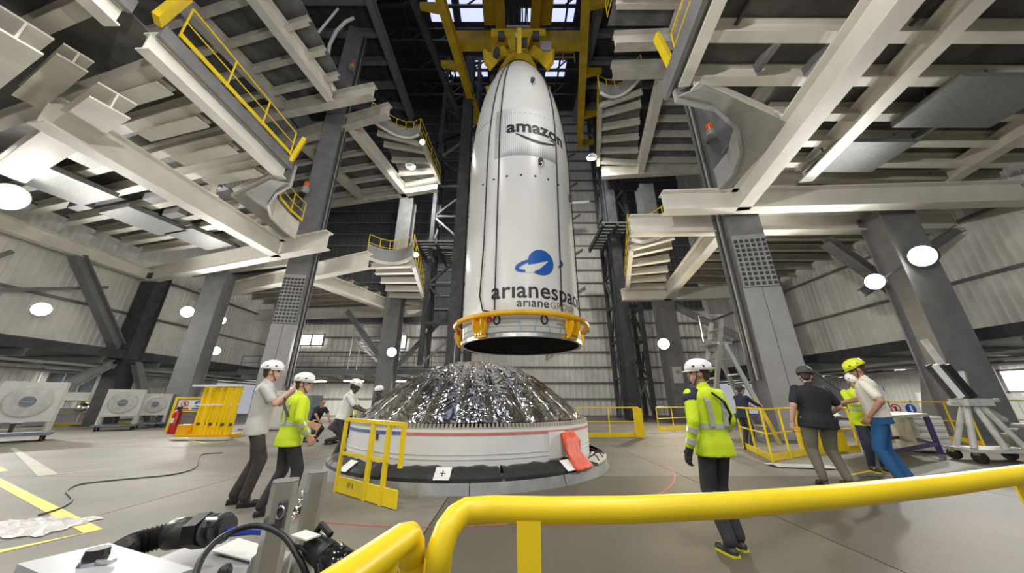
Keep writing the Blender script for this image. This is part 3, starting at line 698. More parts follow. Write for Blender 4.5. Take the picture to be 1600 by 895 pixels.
for s_ in (-1, 1):
    obj('yoke_link', MB().poly([Vector((FX+s_*.2, FY-.75, 23.9)), Vector((FX+s_*.9, FY-.75, 23.9)), Vector((FX+s_*.55, FY-.75, 22.4)), Vector((FX+s_*.2, FY-.75, 22.2))], .2, (0,1,0)), YELC, ld)
    obj('cable_drum', MB().tube([(FX+s_*1.1-.2, FY-.9, 23.3), (FX+s_*1.1+.2, FY-.9, 23.3)], .28, 14), DARK, ld)
obj('name_plate', MB().box((FX, FY-.72, 23.7), (.75, .04, .4)), WHITE, ld)
obj('lamp_bar', MB().box((FX, FY-.7, 24.55), (1.6, .12, .14)), LGREY, ld)
obj('control_box', MB().box((FX+1.75, FY-.5, 22.7), (.7, .5, .8)), LGREY, ld)
# ---- overhead crane
CZ = 27.0
cr = thing('overhead_crane', 'yellow overhead crane with runway beams and cross bridge under the roof', 'crane', (FX, FY, CZ))
lw0, lw1, rw0, rw1 = Vector((-5.6, 9, CZ)), Vector((-3.3, 24, CZ)), Vector((4.2, 9, CZ)), Vector((7.2, 27, CZ))
obj('runway_beam', MB().ibeam(lw0, lw1, .9, .55, .08, .08), YELC, cr); obj('runway_beam', MB().ibeam(rw0, rw1, .9, .55, .08, .08), YELC, cr)
for base, dirx, ts in ((lw0, -1, (.35, .62, .97)), (rw0, 1, (.28, .55, .78, .98))):
    e = lw1 if dirx < 0 else rw1
    for t_ in ts:
        p = base+(e-base)*t_; b_ = obj('runway_bracket', MB().poly([p+Vector((dirx*.2,0,.4)), p+Vector((dirx*1.6,0,.4)), p+Vector((dirx*1.6,0,0)), p+Vector((dirx*.6,0,-.35)), p+Vector((dirx*.2,0,-.45))], .3, (0,1,0)), YELC, cr)
for y, z in ((13.6, 28.0), (17.2, 28.0)):
    f = (y-9)/15; a = lw0+(lw1-lw0)*f; b_ = rw0+(rw1-rw0)*((y-9)/18)
    obj('bridge_girder', MB().box(((a.x+b_.x)/2, y, z), (b_.x-a.x+.6, .7, 1.35)), YELC, cr)
for x in (-.9, 1.8):
    tb = obj('trolley_beam', MB().box((x, 14.6, 29.2), (.7, 7.2, .9)), YELC, cr)
    obj('trolley_panel', MB().box((x+(.8 if x > 0 else -.8), 14.2, 29.4), (1.0, 5.4, .12)), YELC, tb)
obj('hoist_drum', MB().tube([(-.7, 15.2, 29.9), (1.6, 15.2, 29.9)], .7, 20), DARK, cr)
for x in (-.25, .1, .75, 1.1): obj('hoist_cable', MB().tube([(x, 15.0, 29.5), (x, FY, 24.4)], .04, 6), DARK, cr)
handrail(cr, [(2.2, 17.9, 26.6), (5.0, 17.9, 26.6)], 1.1, 1.0, .04, YELC, False)
# long grey tube fixture and lamps beside the crane
obj('wall_conduit', MB().tube([(3.0, 26.5, 19.2), (7.5, 26.5, 19.5)], .16, 10), LGREY, label='pale blue grey pipe behind the right flank of the fairing nose', cat='pipe')
# ================================================================== launcher stage top with foil dome
DX, DY, DR = -.93, 8.35, 2.68
st = thing('rocket_stage', 'white rocket stage ring crowned by a silver foil dome, sunk in the floor', 'rocket stage', (DX, DY, 0))
obj('skirt', MB().lathe((DX, DY, 0), [(DR-.06, .1), (DR, .1), (DR, .31), (DR, .84), (DR-.1, .84)], 96), mat('stage_white', (.80, .80, .79), .35, var=.03, scale=1.2), st, smooth=False)
for z in (.40, .47): obj('seam_band', MB().lathe((DX, DY, 0), [(DR, z-.008), (DR+.006, z-.008), (DR+.006, z+.008), (DR, z+.008)], 96, close=True), mat('seam_pale', (.62, .62, .6), .5), st)
def band(name, a0, a1, z0, z1, col, e=.005): obj(name, MB().lathe((DX, DY, 0), [(DR, z0), (DR+e, z0), (DR+e, z1), (DR, z1)], 48, math.radians(a0), math.radians(a1), close=True), col, st)
band('red_tape', -18, 85, .745, .79, mat('red_tape', (.62, .22, .18), .5)); band('blue_tape', -95, -18, .745, .80, mat('blue_tape', (.12, .14, .42), .5))
# serrated bolting flange under the dome
fl = obj('bolting_flange', MB().lathe((DX, DY, 0), [(DR-.32, .84), (DR-.0, .84), (DR-.0, .86), (DR-.32, .86)], 96, close=True), mat('flange_pale', (.45,.44,.40), .5), st)
m = MB()
for k in range(240):
    a = 2*math.pi*k/240; R_ = Matrix.Rotation(a, 3, 'Z'); m.box((DX+(DR-.035)*math.sin(a), DY-(DR-.035)*math.cos(a), .89), (.035, .05, .065), R_)
obj('flange_lugs', m, mat('lug_metal', (.50, .46, .38), .5, .2), fl, kind='stuff')
# foil gores
def foil(name, seed):
    m = bpy.data.materials.new(name); m.use_nodes = True; nt = m.node_tree; b = nt.nodes['Principled BSDF']
    b.inputs['Metallic'].default_value = 1; b.inputs['Base Color'].default_value = (.56, .555, .55, 1); b.inputs['Roughness'].default_value = .13
    tc = nt.nodes.new('ShaderNodeTexCoord'); mp = nt.nodes.new('ShaderNodeMapping'); mp.inputs['Location'].default_value = (seed*3.1, seed*1.7, seed); nt.links.new(tc.outputs['Object'], mp.inputs[0])
    n = nt.nodes.new('ShaderNodeTexNoise'); n.inputs['Scale'].default_value = 1.7; n.inputs['Detail'].default_value = 2; n.inputs['Distortion'].default_value = 1.0; nt.links.new(mp.outputs[0], n.inputs['Vector'])
    v = nt.nodes.new('ShaderNodeTexVoronoi'); v.feature = 'DISTANCE_TO_EDGE'; v.inputs['Scale'].default_value = 4.5; nt.links.new(n.outputs['Color'], v.inputs['Vector'])
    ad = nt.nodes.new('ShaderNodeMath'); ad.operation = 'ADD'; nt.links.new(n.outputs['Fac'], ad.inputs[0]); nt.links.new(v.outputs['Distance'], ad.inputs[1])
    bp = nt.nodes.new('ShaderNodeBump'); bp.inputs['Strength'].default_value = .32; bp.inputs['Distance'].default_value = .08
    nt.links.new(ad.outputs[0], bp.inputs['Height']); nt.links.new(bp.outputs['Normal'], b.inputs['Normal'])
    return m
FO = [foil('silver_foil', k) for k in range(4)]
NG = 24; DH = 1.30
def dome(r, puff, a, z0=.86):
    return r
for k in range(NG):
    m = MB(); a0 = 2*math.pi*k/NG; a1 = 2*math.pi*(k+1)/NG; ni, nj = 8, 18
    for j in range(nj+1):
        t = j/nj; r = .22+(2.52-.22)*(1-t); h = (max(0, 1-((r-.0)/2.56)**2.0))**1.0
        for i in range(ni+1):
            s = i/ni; a = a0+(a1-a0)*s
            puff = .085*(1-(2*s-1)**2)**.7*min(1, r/1.2)
            wr = .014*math.sin(7*t*6+k*1.3+3*s)*math.sin(math.pi*s)+.012*math.sin(23*t+5*s*3+k*2.1)
            rr = r+puff*.5*(1-h); z = .88+DH*h+puff*(h+.15)+wr*min(1, 3*t+.2)
            m.v.append(Vector((DX+rr*math.sin(a), DY-rr*math.cos(a), z)))
    for j in range(nj):
        for i in range(ni): q = j*(ni+1)+i; m.f.append((q, q+1, q+ni+2, q+ni+1))
    obj('foil_gore', m, FO[k % 4], st, smooth=True)
    p = []
    for j in range(nj+1):
        r = .22+2.3*(1-j/nj); h = (max(0, 1-(r/2.56)**2))**1.0; p.append((DX+r*math.sin(a0), DY-r*math.cos(a0), .89+DH*h+.01*math.sin(j*2.3+k)))
    obj('gore_seam', MB().tube(p, [.026+.008*math.sin(j*1.7+k) for j in range(nj+1)], 6), FO[(k+1) % 4], st, smooth=True)
cap = obj('crown_plate', MB().lathe((DX, DY, 0), [(.0, 2.21), (.24, 2.20), (.34, 2.17), (.34, 2.14)], 24), FO[1], st, smooth=True)
# access hatch frame + marker on the skirt
def ons(a, z, e=.0): r = DR+e; return Vector((DX+r*math.sin(a), DY-r*math.cos(a), z))
a = math.radians(40); obj('hatch_panel', MB().box(ons(a, .55, .01), (.42, .02, .42), Matrix.Rotation(a, 3, 'Z')), WHITE, st)
a = math.radians(-31); obj('hook_mark', MB().box(ons(a, .70, .012), (.05, .02, .09), Matrix.Rotation(a, 3, 'Z')), DARK, st)
# black protective cover ring in segments over a grey steel floor ring
fr_ = thing('floor_ring', 'grey steel ring in the floor round the rocket stage', 'ring', (DX, DY, 0))
for k in range(12):
    a0, a1 = math.radians(k*30+6+.12), math.radians(k*30+36-.12)
    obj('ring_segment', MB().lathe((DX, DY, 0), [(2.72, .0), (3.06, .0), (3.02, .15), (2.72, .17)], 12, a0, a1, close=True), mat('ring_steel', (.34, .34, .34), .4, .4), fr_)
cv = thing('protective_cover', 'black padded cover ring lying round the white rocket stage', 'cover', (DX, DY, .16))
for k in range(10):
    a0, a1 = math.radians(k*36-92), math.radians(k*36-57)
    if 40 < (k*36-75) < 70: continue
    m = MB(); n = 14
    for i in range(n+1):
        a = a0+(a1-a0)*i/n; w_ = .012*math.sin(i*2.1+k)+.01*math.sin(i*5.3)
        for r, z in ((2.69, .20), (2.69, .315+w_), (2.80, .31+w_), (2.93, .25+w_*.5), (3.0, .20), (3.01, .155)):
            m.v.append(Vector((DX+r*math.sin(a), DY-r*math.cos(a), z)))
    for i in range(n):
        for j in range(5): q = i*6+j; m.f.append((q, q+6, q+7, q+1))
    obj('cover_segment', m, mat('cover_black', (.009, .009, .01), .55, var=.3, scale=9), cv, smooth=False)
PAPER = mat('paper_white', (.80, .80, .78), .7, var=.03)
for a, rr, lb in ((-2, 2.90, 'white paper notice with a small symbol on the black cover, facing the camera'), (40, 2.88, 'crumpled white paper on the black cover beside the red bag'), (-38, 2.88, 'folded white paper on the black cover behind the yellow gate')):
    a = math.radians(a); d = Vector((math.sin(a), -math.cos(a), 0)); s = Vector((math.cos(a), math.sin(a), 0)); c = Vector((DX, DY, 0))
    v = [c+d*2.83-s*.12+Vector((0,0,.325)), c+d*2.83+s*.12+Vector((0,0,.325)), c+d*3.025+s*.12+Vector((0,0,.19)), c+d*3.025-s*.12+Vector((0,0,.19))]
    o = obj('paper_notice', MB().poly(v, .006, (d+Vector((0,0,1))).normalized()), PAPER, label=lb, cat='paper')
    if rr == 2.90:
        nrm = (d+Vector((0,0,1))).normalized()*.012; cc = (v[0]+v[2])/2+nrm; dn = (v[3]-v[0]).normalized()
        obj('symbol', MB().bar(cc-dn*.05, cc+dn*.05, .012, .004), INK, o); obj('symbol', MB().bar(cc-s*.04, cc+s*.04, .012, .004), INK, o)
# red bag hung over the skirt
RED = mat('red_fabric', (.70, .085, .03), .55, var=.12, scale=12, bump=.3, bscale=14)
a = math.radians(46); m = MB(); R_ = Matrix.Rotation(a, 3, 'Z'); n = 8
prof_ = [(0, .72, .02), (.03, .74, .04), (.10, .60, .10), (.14, .42, .16), (.22, .32, .22), (.32, .21, .30), (.35, .17, .34)]
for (e, z, _), wd_ in zip(prof_, (.20, .22, .24, .22, .24, .27, .24)):
    for i in range(n+1):
        s = (i/n-.5)*2; p = ons(a, z, e+.03+.02*math.sin(i*1.9+z*20)); q = R_ @ Vector((s*wd_*1.0, 0, 0)); m.v.append(p+q)
for (e, z, _), wd_ in zip(prof_, (.20, .22, .24, .22, .24, .27, .24)):
    for i in range(n+1):
        s = (i/n-.5)*2; m.v.append(ons(a, z-.01, e+.006)+R_ @ Vector((s*wd_*.97, 0, 0)))
nl = len(prof_)
for off, flip in ((0, 1), (nl*(n+1), -1)):
    for j in range(nl-1):
        for i in range(n): q = off+j*(n+1)+i; m.f.append((q, q+1, q+n+2, q+n+1))
K = nl*(n+1)
for j in range(nl-1):
    for i in (0, n): q = j*(n+1)+i; m.f.append((q, q+n+1, K+q+n+1, K+q))
for i in range(n):
    for j in (0, nl-1): q = j*(n+1)+i; m.f.append((q, q+1, K+q+1, K+q))
obj('red_bag', m, RED, label='bright red fabric flap hanging over the white stage beside its hatch', cat='bag', smooth=True)
bp_ = thing('cable_plate', 'beige plate with cables and sockets on the floor ring right of the red flap', 'cable plate', (DX+2.7, DY-1.2, .2))
for k, aa in enumerate((60, 68, 76)):
    a = math.radians(aa); p = obj('plate', MB().lathe((DX, DY, 0), [(2.72, .2), (3.03, .17), (3.03, .20), (2.72, .24)], 6, math.radians(aa-3.8), math.radians(aa+3.8), close=True), mat('beige_plate', (.62, .60, .52), .5), bp_)
    c = Vector((DX, DY, 0)); d = Vector((math.sin(a), -math.cos(a), 0)); s = Vector((math.cos(a), math.sin(a), 0))
    obj('cable', MB().tube([c+d*(2.78+.2*t)+s*(.12*math.sin(3*t))+Vector((0,0,.24+.06*math.sin(3.14*t)-.03*t)) for t in (i/6 for i in range(7))], .013, 6), BLACK, p)
# ================================================================== lamps
def floodlight(label, pos, target, power, size=.42, warm=False, col=(1, .97, .92), arm=None, ang=165):
    p = Vector(pos); d = (Vector(target)-p).normalized(); q = d.to_track_quat('-Z', 'Y').to_matrix()
    t = thing('floodlight', label, 'lamp', p)
    obj('housing', MB().tube([p-d*.26, p-d*.2, p-d*.03], [size*.35, size*.62, size*.66], 20), DARK, t)
    obj('glass', MB().disc(p-d*.01, size*.6, 20, d, .03), LAMPW if warm else LAMP, t)  # disc kept round and oversized to stand for the lamp's glare
    for k in range(4): obj('cooling_fin', MB().box(p-d*.28+q @ Vector((0, (k-1.5)*size*.22, 0)), (size*.9, .02, .1), q), DARK, t)
    a = Vector(arm) if arm is not None else p+Vector((0, .9, 0))
    obj('bracket', MB().tube([p-d*.25, a], .035, 6), GREY, t)
    l = light('floodlight_beam', 'SPOT', p+d*.06, power, (1, .84, .58) if warm else col, .18, p+d*5, ang, .9)
    l.parent = t; l.location = d*.06
    return t
floodlight('very bright floodlight at the left edge of the photo', py(14, 308, 10.2), (-4, 9, 1), 1700, .8, arm=py(-20, 300, 11.6), ang=125)
floodlight('bright floodlight on the left wall rail over the white cabinet', py(65, 483, 15.0), (-4, 8, 2), 2400, .5, arm=(-23.7, 15.6, 6.0))
floodlight('floodlight left of the grey column by the yellow containers', py(293, 487, 18.4), (-3, 9, 3), 1500, .5, arm=(-18.6, 18.6, 6.0))
floodlight('floodlight right of the grey column by the yellow containers', py(345, 500, 19.8), (-3, 9, 3), 1300, .42, arm=(-18.0, 19.4, 6.2))
floodlight('lowest floodlight above the yellow containers', py(337, 548, 20.4), (-3, 9, 2), 1300, .4, arm=(-18.2, 19.4, 4.4))
floodlight('floodlight on the column left of the dome', py(612, 550, 24.6), (-2, 6, 3), 1800, .55, arm=(-9.6, 25.3, 5.0))
floodlight('warm floodlight on the column right of the dome', py(1037, 537, 22.4), (0, 6, 3), 1800, .6, True, arm=(11.5, 23.2, 5.4))
floodlight('large bright floodlight on the far right column', py(1440, 400, 11.0), (0, 9, 3), 2000, .62, arm=(16.0, 11.5, 7.2), ang=140)
floodlight('bright floodlight left of the far right column', py(1366, 440, 12.2), (-1, 9, 4), 1700, .5, arm=(15.9, 11.6, 6.6), ang=140)
floodlight('small floodlight on the upper left platform rail', py(697, 218, 19.5) if False else py(660, 222, 18.6), (0, 15, 12), 150, .3, arm=(-6.9, 18.9, 20.2))
floodlight('small floodlight on the lower left platform rail', py(650, 398, 19), (0, 15, 6), 150, .26, arm=(-6.4, 19.4, 9.6))
floodlight('added floodlight on an unseen mast behind the camera at left', (-5.5, -4.5, 5.0), (9.5, 9, 11.5), 4200, .6, arm=(-5.5, -4.9, 0), ang=80)  # two unseen mast lamps added to brighten the girders
floodlight('added floodlight on an unseen mast behind the camera at right', (5.0, -4.5, 5.0), (-13, 11, 12), 4200, .6, arm=(5.0, -4.9, 0), ang=80)
# housings of the added overhead and upper fill lamps
for k, p in enumerate(FILL_OVERHEAD):
    p = Vector(p); t = thing('added_overhead_lamp', ['added round fill lamp under the left deck edge near the camera', 'added round fill lamp under the right deck edge near the camera', 'added round fill lamp behind the camera in the middle', 'added round fill lamp behind the camera at left', 'added round fill lamp behind the camera at right'][k], 'lamp', p)
    obj('reflector', MB().lathe(p, [(.5, .02), (.42, .25), (.15, .4), (.0, .42)], 20), GREY, t)
    obj('hanger', MB().tube([p+Vector((0,0,.4)), p+Vector((0,0,2.2))], .02, 6), DARK, t)
for k, p in enumerate(FILL_UPPER):
    p = Vector(p); t = thing('added_upper_lamp', ['added fill lamp housing far under the upper left platform', 'added fill lamp housing far under the upper right platform', 'added fill lamp housing near under the upper left deck', 'added fill lamp housing near under the upper right deck'][k], 'lamp', p)
    obj('reflector', MB().lathe(p+Vector((0,0,.1)), [(.4, .02), (.33, .2), (.1, .3), (.0, .32)], 16), GREY, t)
    obj('hanger', MB().tube([p+Vector((0,0,.4)), p+Vector((0,0,.9))], .02, 6), DARK, t)
# tube lights under the gallery, annexes
TL = [(-17, 29, 2.9), (-13.5, 28.4, 2.9), (-10, 29, 2.9), (-7, 28.6, 2.9), (-26, 16, 2.95), (-26, 21, 2.95), (-26, 11, 2.95), (23, 14, 2.95), (23, 19, 2.95), (23, 24, 2.95)]
NM = ['first tube light from the left under the back gallery', 'second tube light from the left under the back gallery', 'third tube light from the left under the back gallery', 'rightmost tube light under the back gallery',
      'middle tube light in the left side room', 'far tube light in the left side room', 'near tube light in the left side room', 'near tube light in the right side room', 'middle tube light in the right side room', 'far tube light in the right side room']
for p, nm in zip(TL, NM):
    t = thing('tube_light', nm, 'lamp', p); p = Vector(p); lng = (1.6, .22, .07)
    obj('fitting', MB().box(p+Vector((0,0,.07)), (1.7, .3, .07)), WHITE, t); obj('tube', MB().box(p, lng), TUBE, t)
    l = light('tube_beam', 'AREA', p-Vector((0,0,.06)), 130, size=1.6, sy=.25, target=p-Vector((0,0,3))); l.parent = t; l.location = (0, 0, -.06)
# lit windows
for k, (c, s) in enumerate((((-20.5, BY-.3, 7.2), (2.4, .08, 1.1)), ((-11.6, BY-.3, 7.0), (1.6, .08, 1.4)), ((-29.7, 22.8, 2.4), (.08, 3.4, 1.1)), ((-22.3, BY-.3, 2.2), (3.0, .08, .8)), ((26.7, 17, 2.3), (.08, 2.2, 1.1)))):
    wn = struct('window_%d' % (k+1), MB().box(c, s), WINDOW)
    c = Vector(c); hor = Vector((s[0], 0, 0)) if s[0] > s[1] else Vector((0, s[1], 0)); L = hor.length; hor.normalize()
    for q in (-.5, 0, .5): obj('window_frame', MB().box(c+hor*L*q, (.14, .14, s[2]+.14)), LGREY, wn)
    for q in (-.5, .5): obj('window_frame', MB().box(c+Vector((0,0,s[2]*q)), (.14 if s[0] < s[1] else s[0], .14 if s[1] < s[0] else s[1], .1)), LGREY, wn)
# ================================================================== yellow barriers and foreground rails
def barrier(label, pts, h=1.05, step=1.3, toe=True, r=.024, foot=True, group=None):
    pts = [Vector((p[0], p[1], 0)) for p in pts]
    t = thing('safety_barrier', label, 'barrier', pts[0], group)
    handrail(t, pts, h, step, r, YEL, toe)
    return t
def F0(x, y): p = pz(x, y, 0); return (p.x, p.y)
barrier('yellow barrier in front of the back wall right of the dome', [F0(905, 684), F0(1003, 683)], 1.05)
obj('barrier_leaf', MB().box(py(998, 660, 12.9), (.32, .06, 1.0)), YEL, label='solid yellow panel at the end of the barrier right of the dome', cat='barrier')
barrier('yellow barrier at the foot of the warm-lamp column', [F0(1030, 673), F0(1076, 670)], 1.0, 1.0)
barrier('yellow barrier beside the helmeted person near the grey column', [F0(1163, 700), F0(1208, 722), F0(1262, 712)], 1.1, 1.0)
barrier('yellow barrier behind the man in the black shirt', [F0(1262, 712), F0(1345, 706)], 1.1, 1.2)
barrier('long yellow barrier with safety sign behind the purple-legged table', [F0(1385, 690), F0(1500, 690), F0(1540, 700)], 1.25, 1.6)
barrier('yellow barrier at the right edge behind the equipment stand', [F0(1545, 690), F0(1680, 690)], 1.3, 2.0)
barrier('yellow barrier around the machines at left, far stretch', [F0(70, 668), F0(160, 662)], 1.3, 1.5)
barrier('yellow barrier in front of the left wall column', [F0(160, 664), F0(262, 660)], 1.25, 1.5)
barrier('yellow barrier between the containers and the crouching workers', [F0(452, 692), F0(463, 690)], 1.3, .8)
# open gate panel by the dome
g0, g1 = Vector((*F0(524, 768), 0)), Vector((*F0(618, 797), 0))
gt = thing('safety_gate', 'yellow safety gate panel standing in front of the black cover ring', 'gate', g0)
dv = (g1-g0); up = Vector((0,0,1))
obj('kick_board', MB().bar(g0+up*.11, g1+up*.11, .03, .20), YEL, gt)
obj('top_rail', MB().bar(g0+up*1.0, g0+dv*1.02+up*.98, .05, .05), YEL, gt)
obj('knee_rail', MB().bar(g0+up*.52, g0+dv*.82+up*.52, .03, .04), YEL, gt)
for f, z0, z1, w_ in ((0, 0, 1.0, .06), (.52, .0, .97, .08), (.78, .0, .97, .07), (1.0, .46, .98, .06)):
    obj('upright', MB().prof(g0+dv*f+up*z0, g0+dv*f+up*z1, [(-w_/2,-.02),(w_/2,-.02),(w_/2,.02),(-w_/2,.02)], dv.cross(up)), YEL, gt)
vs, fs = text_geo('07 8', .09)
m = MB(); dn = dv.normalized(); nn = dn.cross(up)
m.add([g0+dv*.22+dn*q[0]+up*(.10+q[1])+nn*.017 for q in vs], fs); obj('gate_number', m, INK, gt)
# foreground rail close to the camera
HZ = 1.05
fr1 = thing('foreground_railing', 'thick yellow tube railing right in front of the camera, sweeping to the right edge', 'railing', (.5, .8, 0))
def rp(x, y, z=HZ): return pz(x, y, z)
path = [rp(1800, 700), rp(1640, 735), rp(1480, 757), rp(1300, 776), rp(1140, 789), rp(980, 796), rp(860, 797), rp(770, 795), rp(728, 798)]
e = path[-1]; bx = rp(690, 812)
path += [e+(bx-e)*.45+Vector((0,0,-.006)), e+(bx-e)*.75+Vector((0,0,-.02)), Vector((bx.x-.0, bx.y-.0, HZ-.05)), Vector((bx.x-.004, bx.y, HZ-.10))]
obj('top_rail', MB().tube(path, .0255, 18), YEL, fr1, smooth=True)
def flatpost(par, x, y, w0, w1, z1, yaw, th=.012):
    R_ = Matrix.Rotation(yaw, 3, 'Z'); c = Vector((x, y, 0)); m = MB()
    pr = [(-w0/2, 0), (w0/2, 0), (w0/2, .45*z1), (w1/2, z1), (-w1/2, z1), (-w0/2, .45*z1)]
    m.poly([c+R_ @ Vector((a, -th/2, z)) for a, z in pr], th, R_ @ Vector((0, 1, 0)))
    return obj('post', m, YEL, par)
flatpost(fr1, bx.x-.003, bx.y, .05, .05, HZ-.06, .25, .02)
q = rp(826, 800); flatpost(fr1, q.x, q.y, .030, .05, HZ-.015, -.1)
q = rp(1597, 742); flatpost(fr1, q.x, q.y, .03, .05, HZ-.015, -.5)
obj('knee_rail', MB().tube([Vector((bx.x, bx.y, .52)), Vector((q.x, q.y, .52))], .018, 10), YEL, fr1, smooth=True)
fr2 = thing('foreground_railing', 'short end of yellow tube railing at the bottom edge left of the main rail', 'railing', (-.2, .6, 0))
a, b = rp(505, 930, 1.03), rp(628, 842, 1.03)
obj('top_rail', MB().tube([a+(a-b)*1.5, a, b, b+(b-a)*.12+Vector((0,0,-.004)), b+(b-a)*.2+Vector((0,0,-.02)), b+(b-a)*.24+Vector((0,0,-.05))], .0255, 16), YEL, fr2, smooth=True)
flatpost(fr2, b.x+(b-a).x*.24, b.y+(b-a).y*.24, .03, .045, 1.0, .35, .02)
q = a+(b-a)*.7; flatpost(fr2, q.x, q.y, .03, .05, 1.02, .6)
# aluminium posts with a chain
posts = []
for (x, y, Y, w_, lb) in ((447, 752, 1.46, .088, 'nearer square aluminium post with a padlocked chain at bottom left'), (497, 738, 1.86, .088, 'farther square aluminium post on the other end of the chain')):
    p = py(x, y, Y); t = thing('aluminium_post', lb, 'post', (p.x, p.y, 0)); h = w_/2; c = h*.62
    R_ = Matrix.Rotation(.5, 3, 'Z')
    out = [R_ @ Vector(q) for q in ((-h,-c,0),(-c,-h,0),(c,-h,0),(h,-c,0),(h,c,0),(c,h,0),(-c,h,0),(-h,c,0))]
    m = MB(); m.poly([Vector((p.x, p.y, 0))+q for q in out], p.z); obj('profile', m, ALU, t)
    obj('end_cap', MB().poly([Vector((p.x, p.y, p.z))+q*.99 for q in out], .006), GREY, t)
    obj('foot_plate', MB().box((p.x, p.y, .006), (.2, .2, .012)), GREY, t)
    posts.append(p)
p0, p1 = posts[0]+Vector((.03, .0, -.13)), posts[1]+Vector((-.04, -.02, -.07))
ch = thing('post_chain', 'small steel chain strung between the two aluminium posts', 'chain', (p0+p1)/2)
for k in range(16):
    t_ = (k+.5)/16; c = p0+(p1-p0)*t_+Vector((0, 0, -.05*math.sin(math.pi*t_))); d = ((p1-p0)/16).normalized()
    s_ = d.cross(Vector((0,0,1))).normalized() if k % 2 else Vector((0,0,1))
    obj('chain_link', MB().tube([c+d*.017*math.cos(a)+s_*.008*math.sin(a) for a in (2*math.pi*i/10 for i in range(11))], .0028, 5), CHROME, ch)
hs = obj('lock_hasp', MB().box(posts[0]+Vector((.035, -.045, -.10)), (.03, .012, .08)), DARK, label='dark lock hasp on the nearer aluminium post', cat='lock')
obj('shackle', MB().tube([posts[0]+Vector((.035, -.055, -.09))+Vector((.015*math.cos(a), 0, .02*math.sin(a))) for a in (2*math.pi*i/10 for i in range(11))], .004, 6), CHROME, hs)
# ================================================================== equipment at bottom left
tbz = .70
c0 = rp(165, 862, tbz); TG = mat('pale_grey_top', (.42, .43, .44), .4, var=.04)
t = thing('equipment_table', 'pale grey table top at the bottom left corner with a small black knob', 'table', (c0.x, c0.y-.6, 0))
c1, c2 = rp(300, 905, tbz), rp(20, 897, tbz)
obj('table_top', MB().poly([c0, c1, c1+(c2-c0), c2], .03), TG, t)
for q in (c0, c1, c2, c1+(c2-c0)):
    i_ = (c0+c1+c1+(c2-c0)+c2)/4; p = q+(i_-q)*.12; obj('leg', MB().bar((p.x, p.y, 0), (p.x, p.y, tbz), .04), ALU, t)
k0 = rp(146, 880, tbz+.03); kn = obj('knob', MB().lathe(k0, [(.0, .045), (.03, .045), (.034, .02), (.028, .0)], 14), BLACK, t)
obj('knob_ring', MB().lathe(k0, [(.02, .0), (.04, .0), (.036, .012), (.02, .014)], 14), CHROME, kn)
obj('wing_nut', MB().box(k0+Vector((.05, -.01, .012)), (.06, .02, .012)), ALU, kn)
# lower grey shelf behind the table, with white sheets
a, b, c, d = rp(215, 885, .55), rp(330, 838, .55), rp(455, 862, .55), rp(420, 905, .55)
t = thing('equipment_case', 'dark grey low case beneath the black hose at bottom left', 'case', ((a.x+c.x)/2, (a.y+c.y)/2, 0))
obj('body', MB().poly([Vector((v.x, v.y, 0)) for v in (a, b, c, d)], .53), mat('case_grey', (.20, .20, .21), .5), t)
obj('lid', MB().poly([Vector((v.x, v.y, .53)) for v in (a, b, c, d)], .02), mat('case_lid', (.34, .34, .35), .4), t)
a, b, c, d = rp(330, 862, .56), rp(372, 842, .56), rp(440, 862, .56), rp(420, 885, .56)
obj('white_sheet', MB().poly([a, b, c, d], .006), WHITE, label='white sheet lying on the grey case under the cable loop', cat='sheet')
# corrugated hose with couplings
def spline(ps, n=10):
    out = []
    P = [ps[0]]+list(ps)+[ps[-1]]
    for i in range(1, len(P)-2):
        for k in range(n):
            t = k/n; p0, p1, p2, p3 = (Vector(q) for q in P[i-1:i+3])
            out.append(.5*((2*p1)+(p2-p0)*t+(2*p0-5*p1+4*p2-p3)*t*t+(3*p1-p0-3*p2+p3)*t**3))
    out.append(Vector(ps[-1])); return out
hz = .66
hp = spline([rp(140, 905, hz-.02), rp(190, 862, hz), rp(225, 846, hz+.01), rp(268, 834, hz+.02)], 14)
hose = thing('corrugated_hose', 'black corrugated hose with thick couplings at bottom left', 'hose', hp[0])
n = len(hp); obj('hose_body', MB().tube(hp, [.052 if i % 2 else .044 for i in range(n)], 16), BLACK, hose)
q0 = hp[-1]; q1 = rp(335, 826, hz+.05); dd = q1-q0
obj('sleeve', MB().tube([q0, q0+dd*.05, q0+dd*.55], [.055, .063, .06], 18), mat('hose_rubber', (.03, .03, .028), .4), hose, smooth=True)
obj('hex_nut', MB().tube([q0+dd*.55, q0+dd*.85], .072, 6), BLACK, hose)
for k in range(4): obj('coupling_ring', MB().tube([q0+dd*(.9+.12*k), q0+dd*(.97+.12*k)], .062-.008*(k % 2)*2, 16), BLACK if k % 2 else DARK, hose)
obj('clamp_lever', MB().tube([q0+dd*1.0+Vector((0,-.06,.03)), q0+dd*1.1+Vector((0,-.08,.06)), q0+dd*1.25+Vector((0,-.06,.05))], .01, 6), CHROME, hose)
e_ = q0+dd*1.3
obj('blue_connector', MB().tube([e_+Vector((0,0,-.02)), e_+Vector((.12, .0, -.01)), e_+Vector((.2, .02, -.02))], .02, 10), mat('blue_plastic', (.02, .06, .45), .4), label='blue cable connector at the end of the corrugated hose', cat='connector')
lp = spline([rp(300, 915, .78), rp(318, 868, .82), rp(352, 836, .84), rp(400, 821, .84), rp(440, 835, .82), rp(466, 870, .78), rp(482, 905, .72)], 10)
obj('loop_cable', MB().tube(lp, .0095, 10), BLACK, label='shiny black cable arching in a loop before the aluminium posts', cat='cable', smooth=True)
lp = spline([rp(455, 850, .80), rp(475, 858, .80), rp(492, 880, .76), rp(498, 910, .7)], 8)
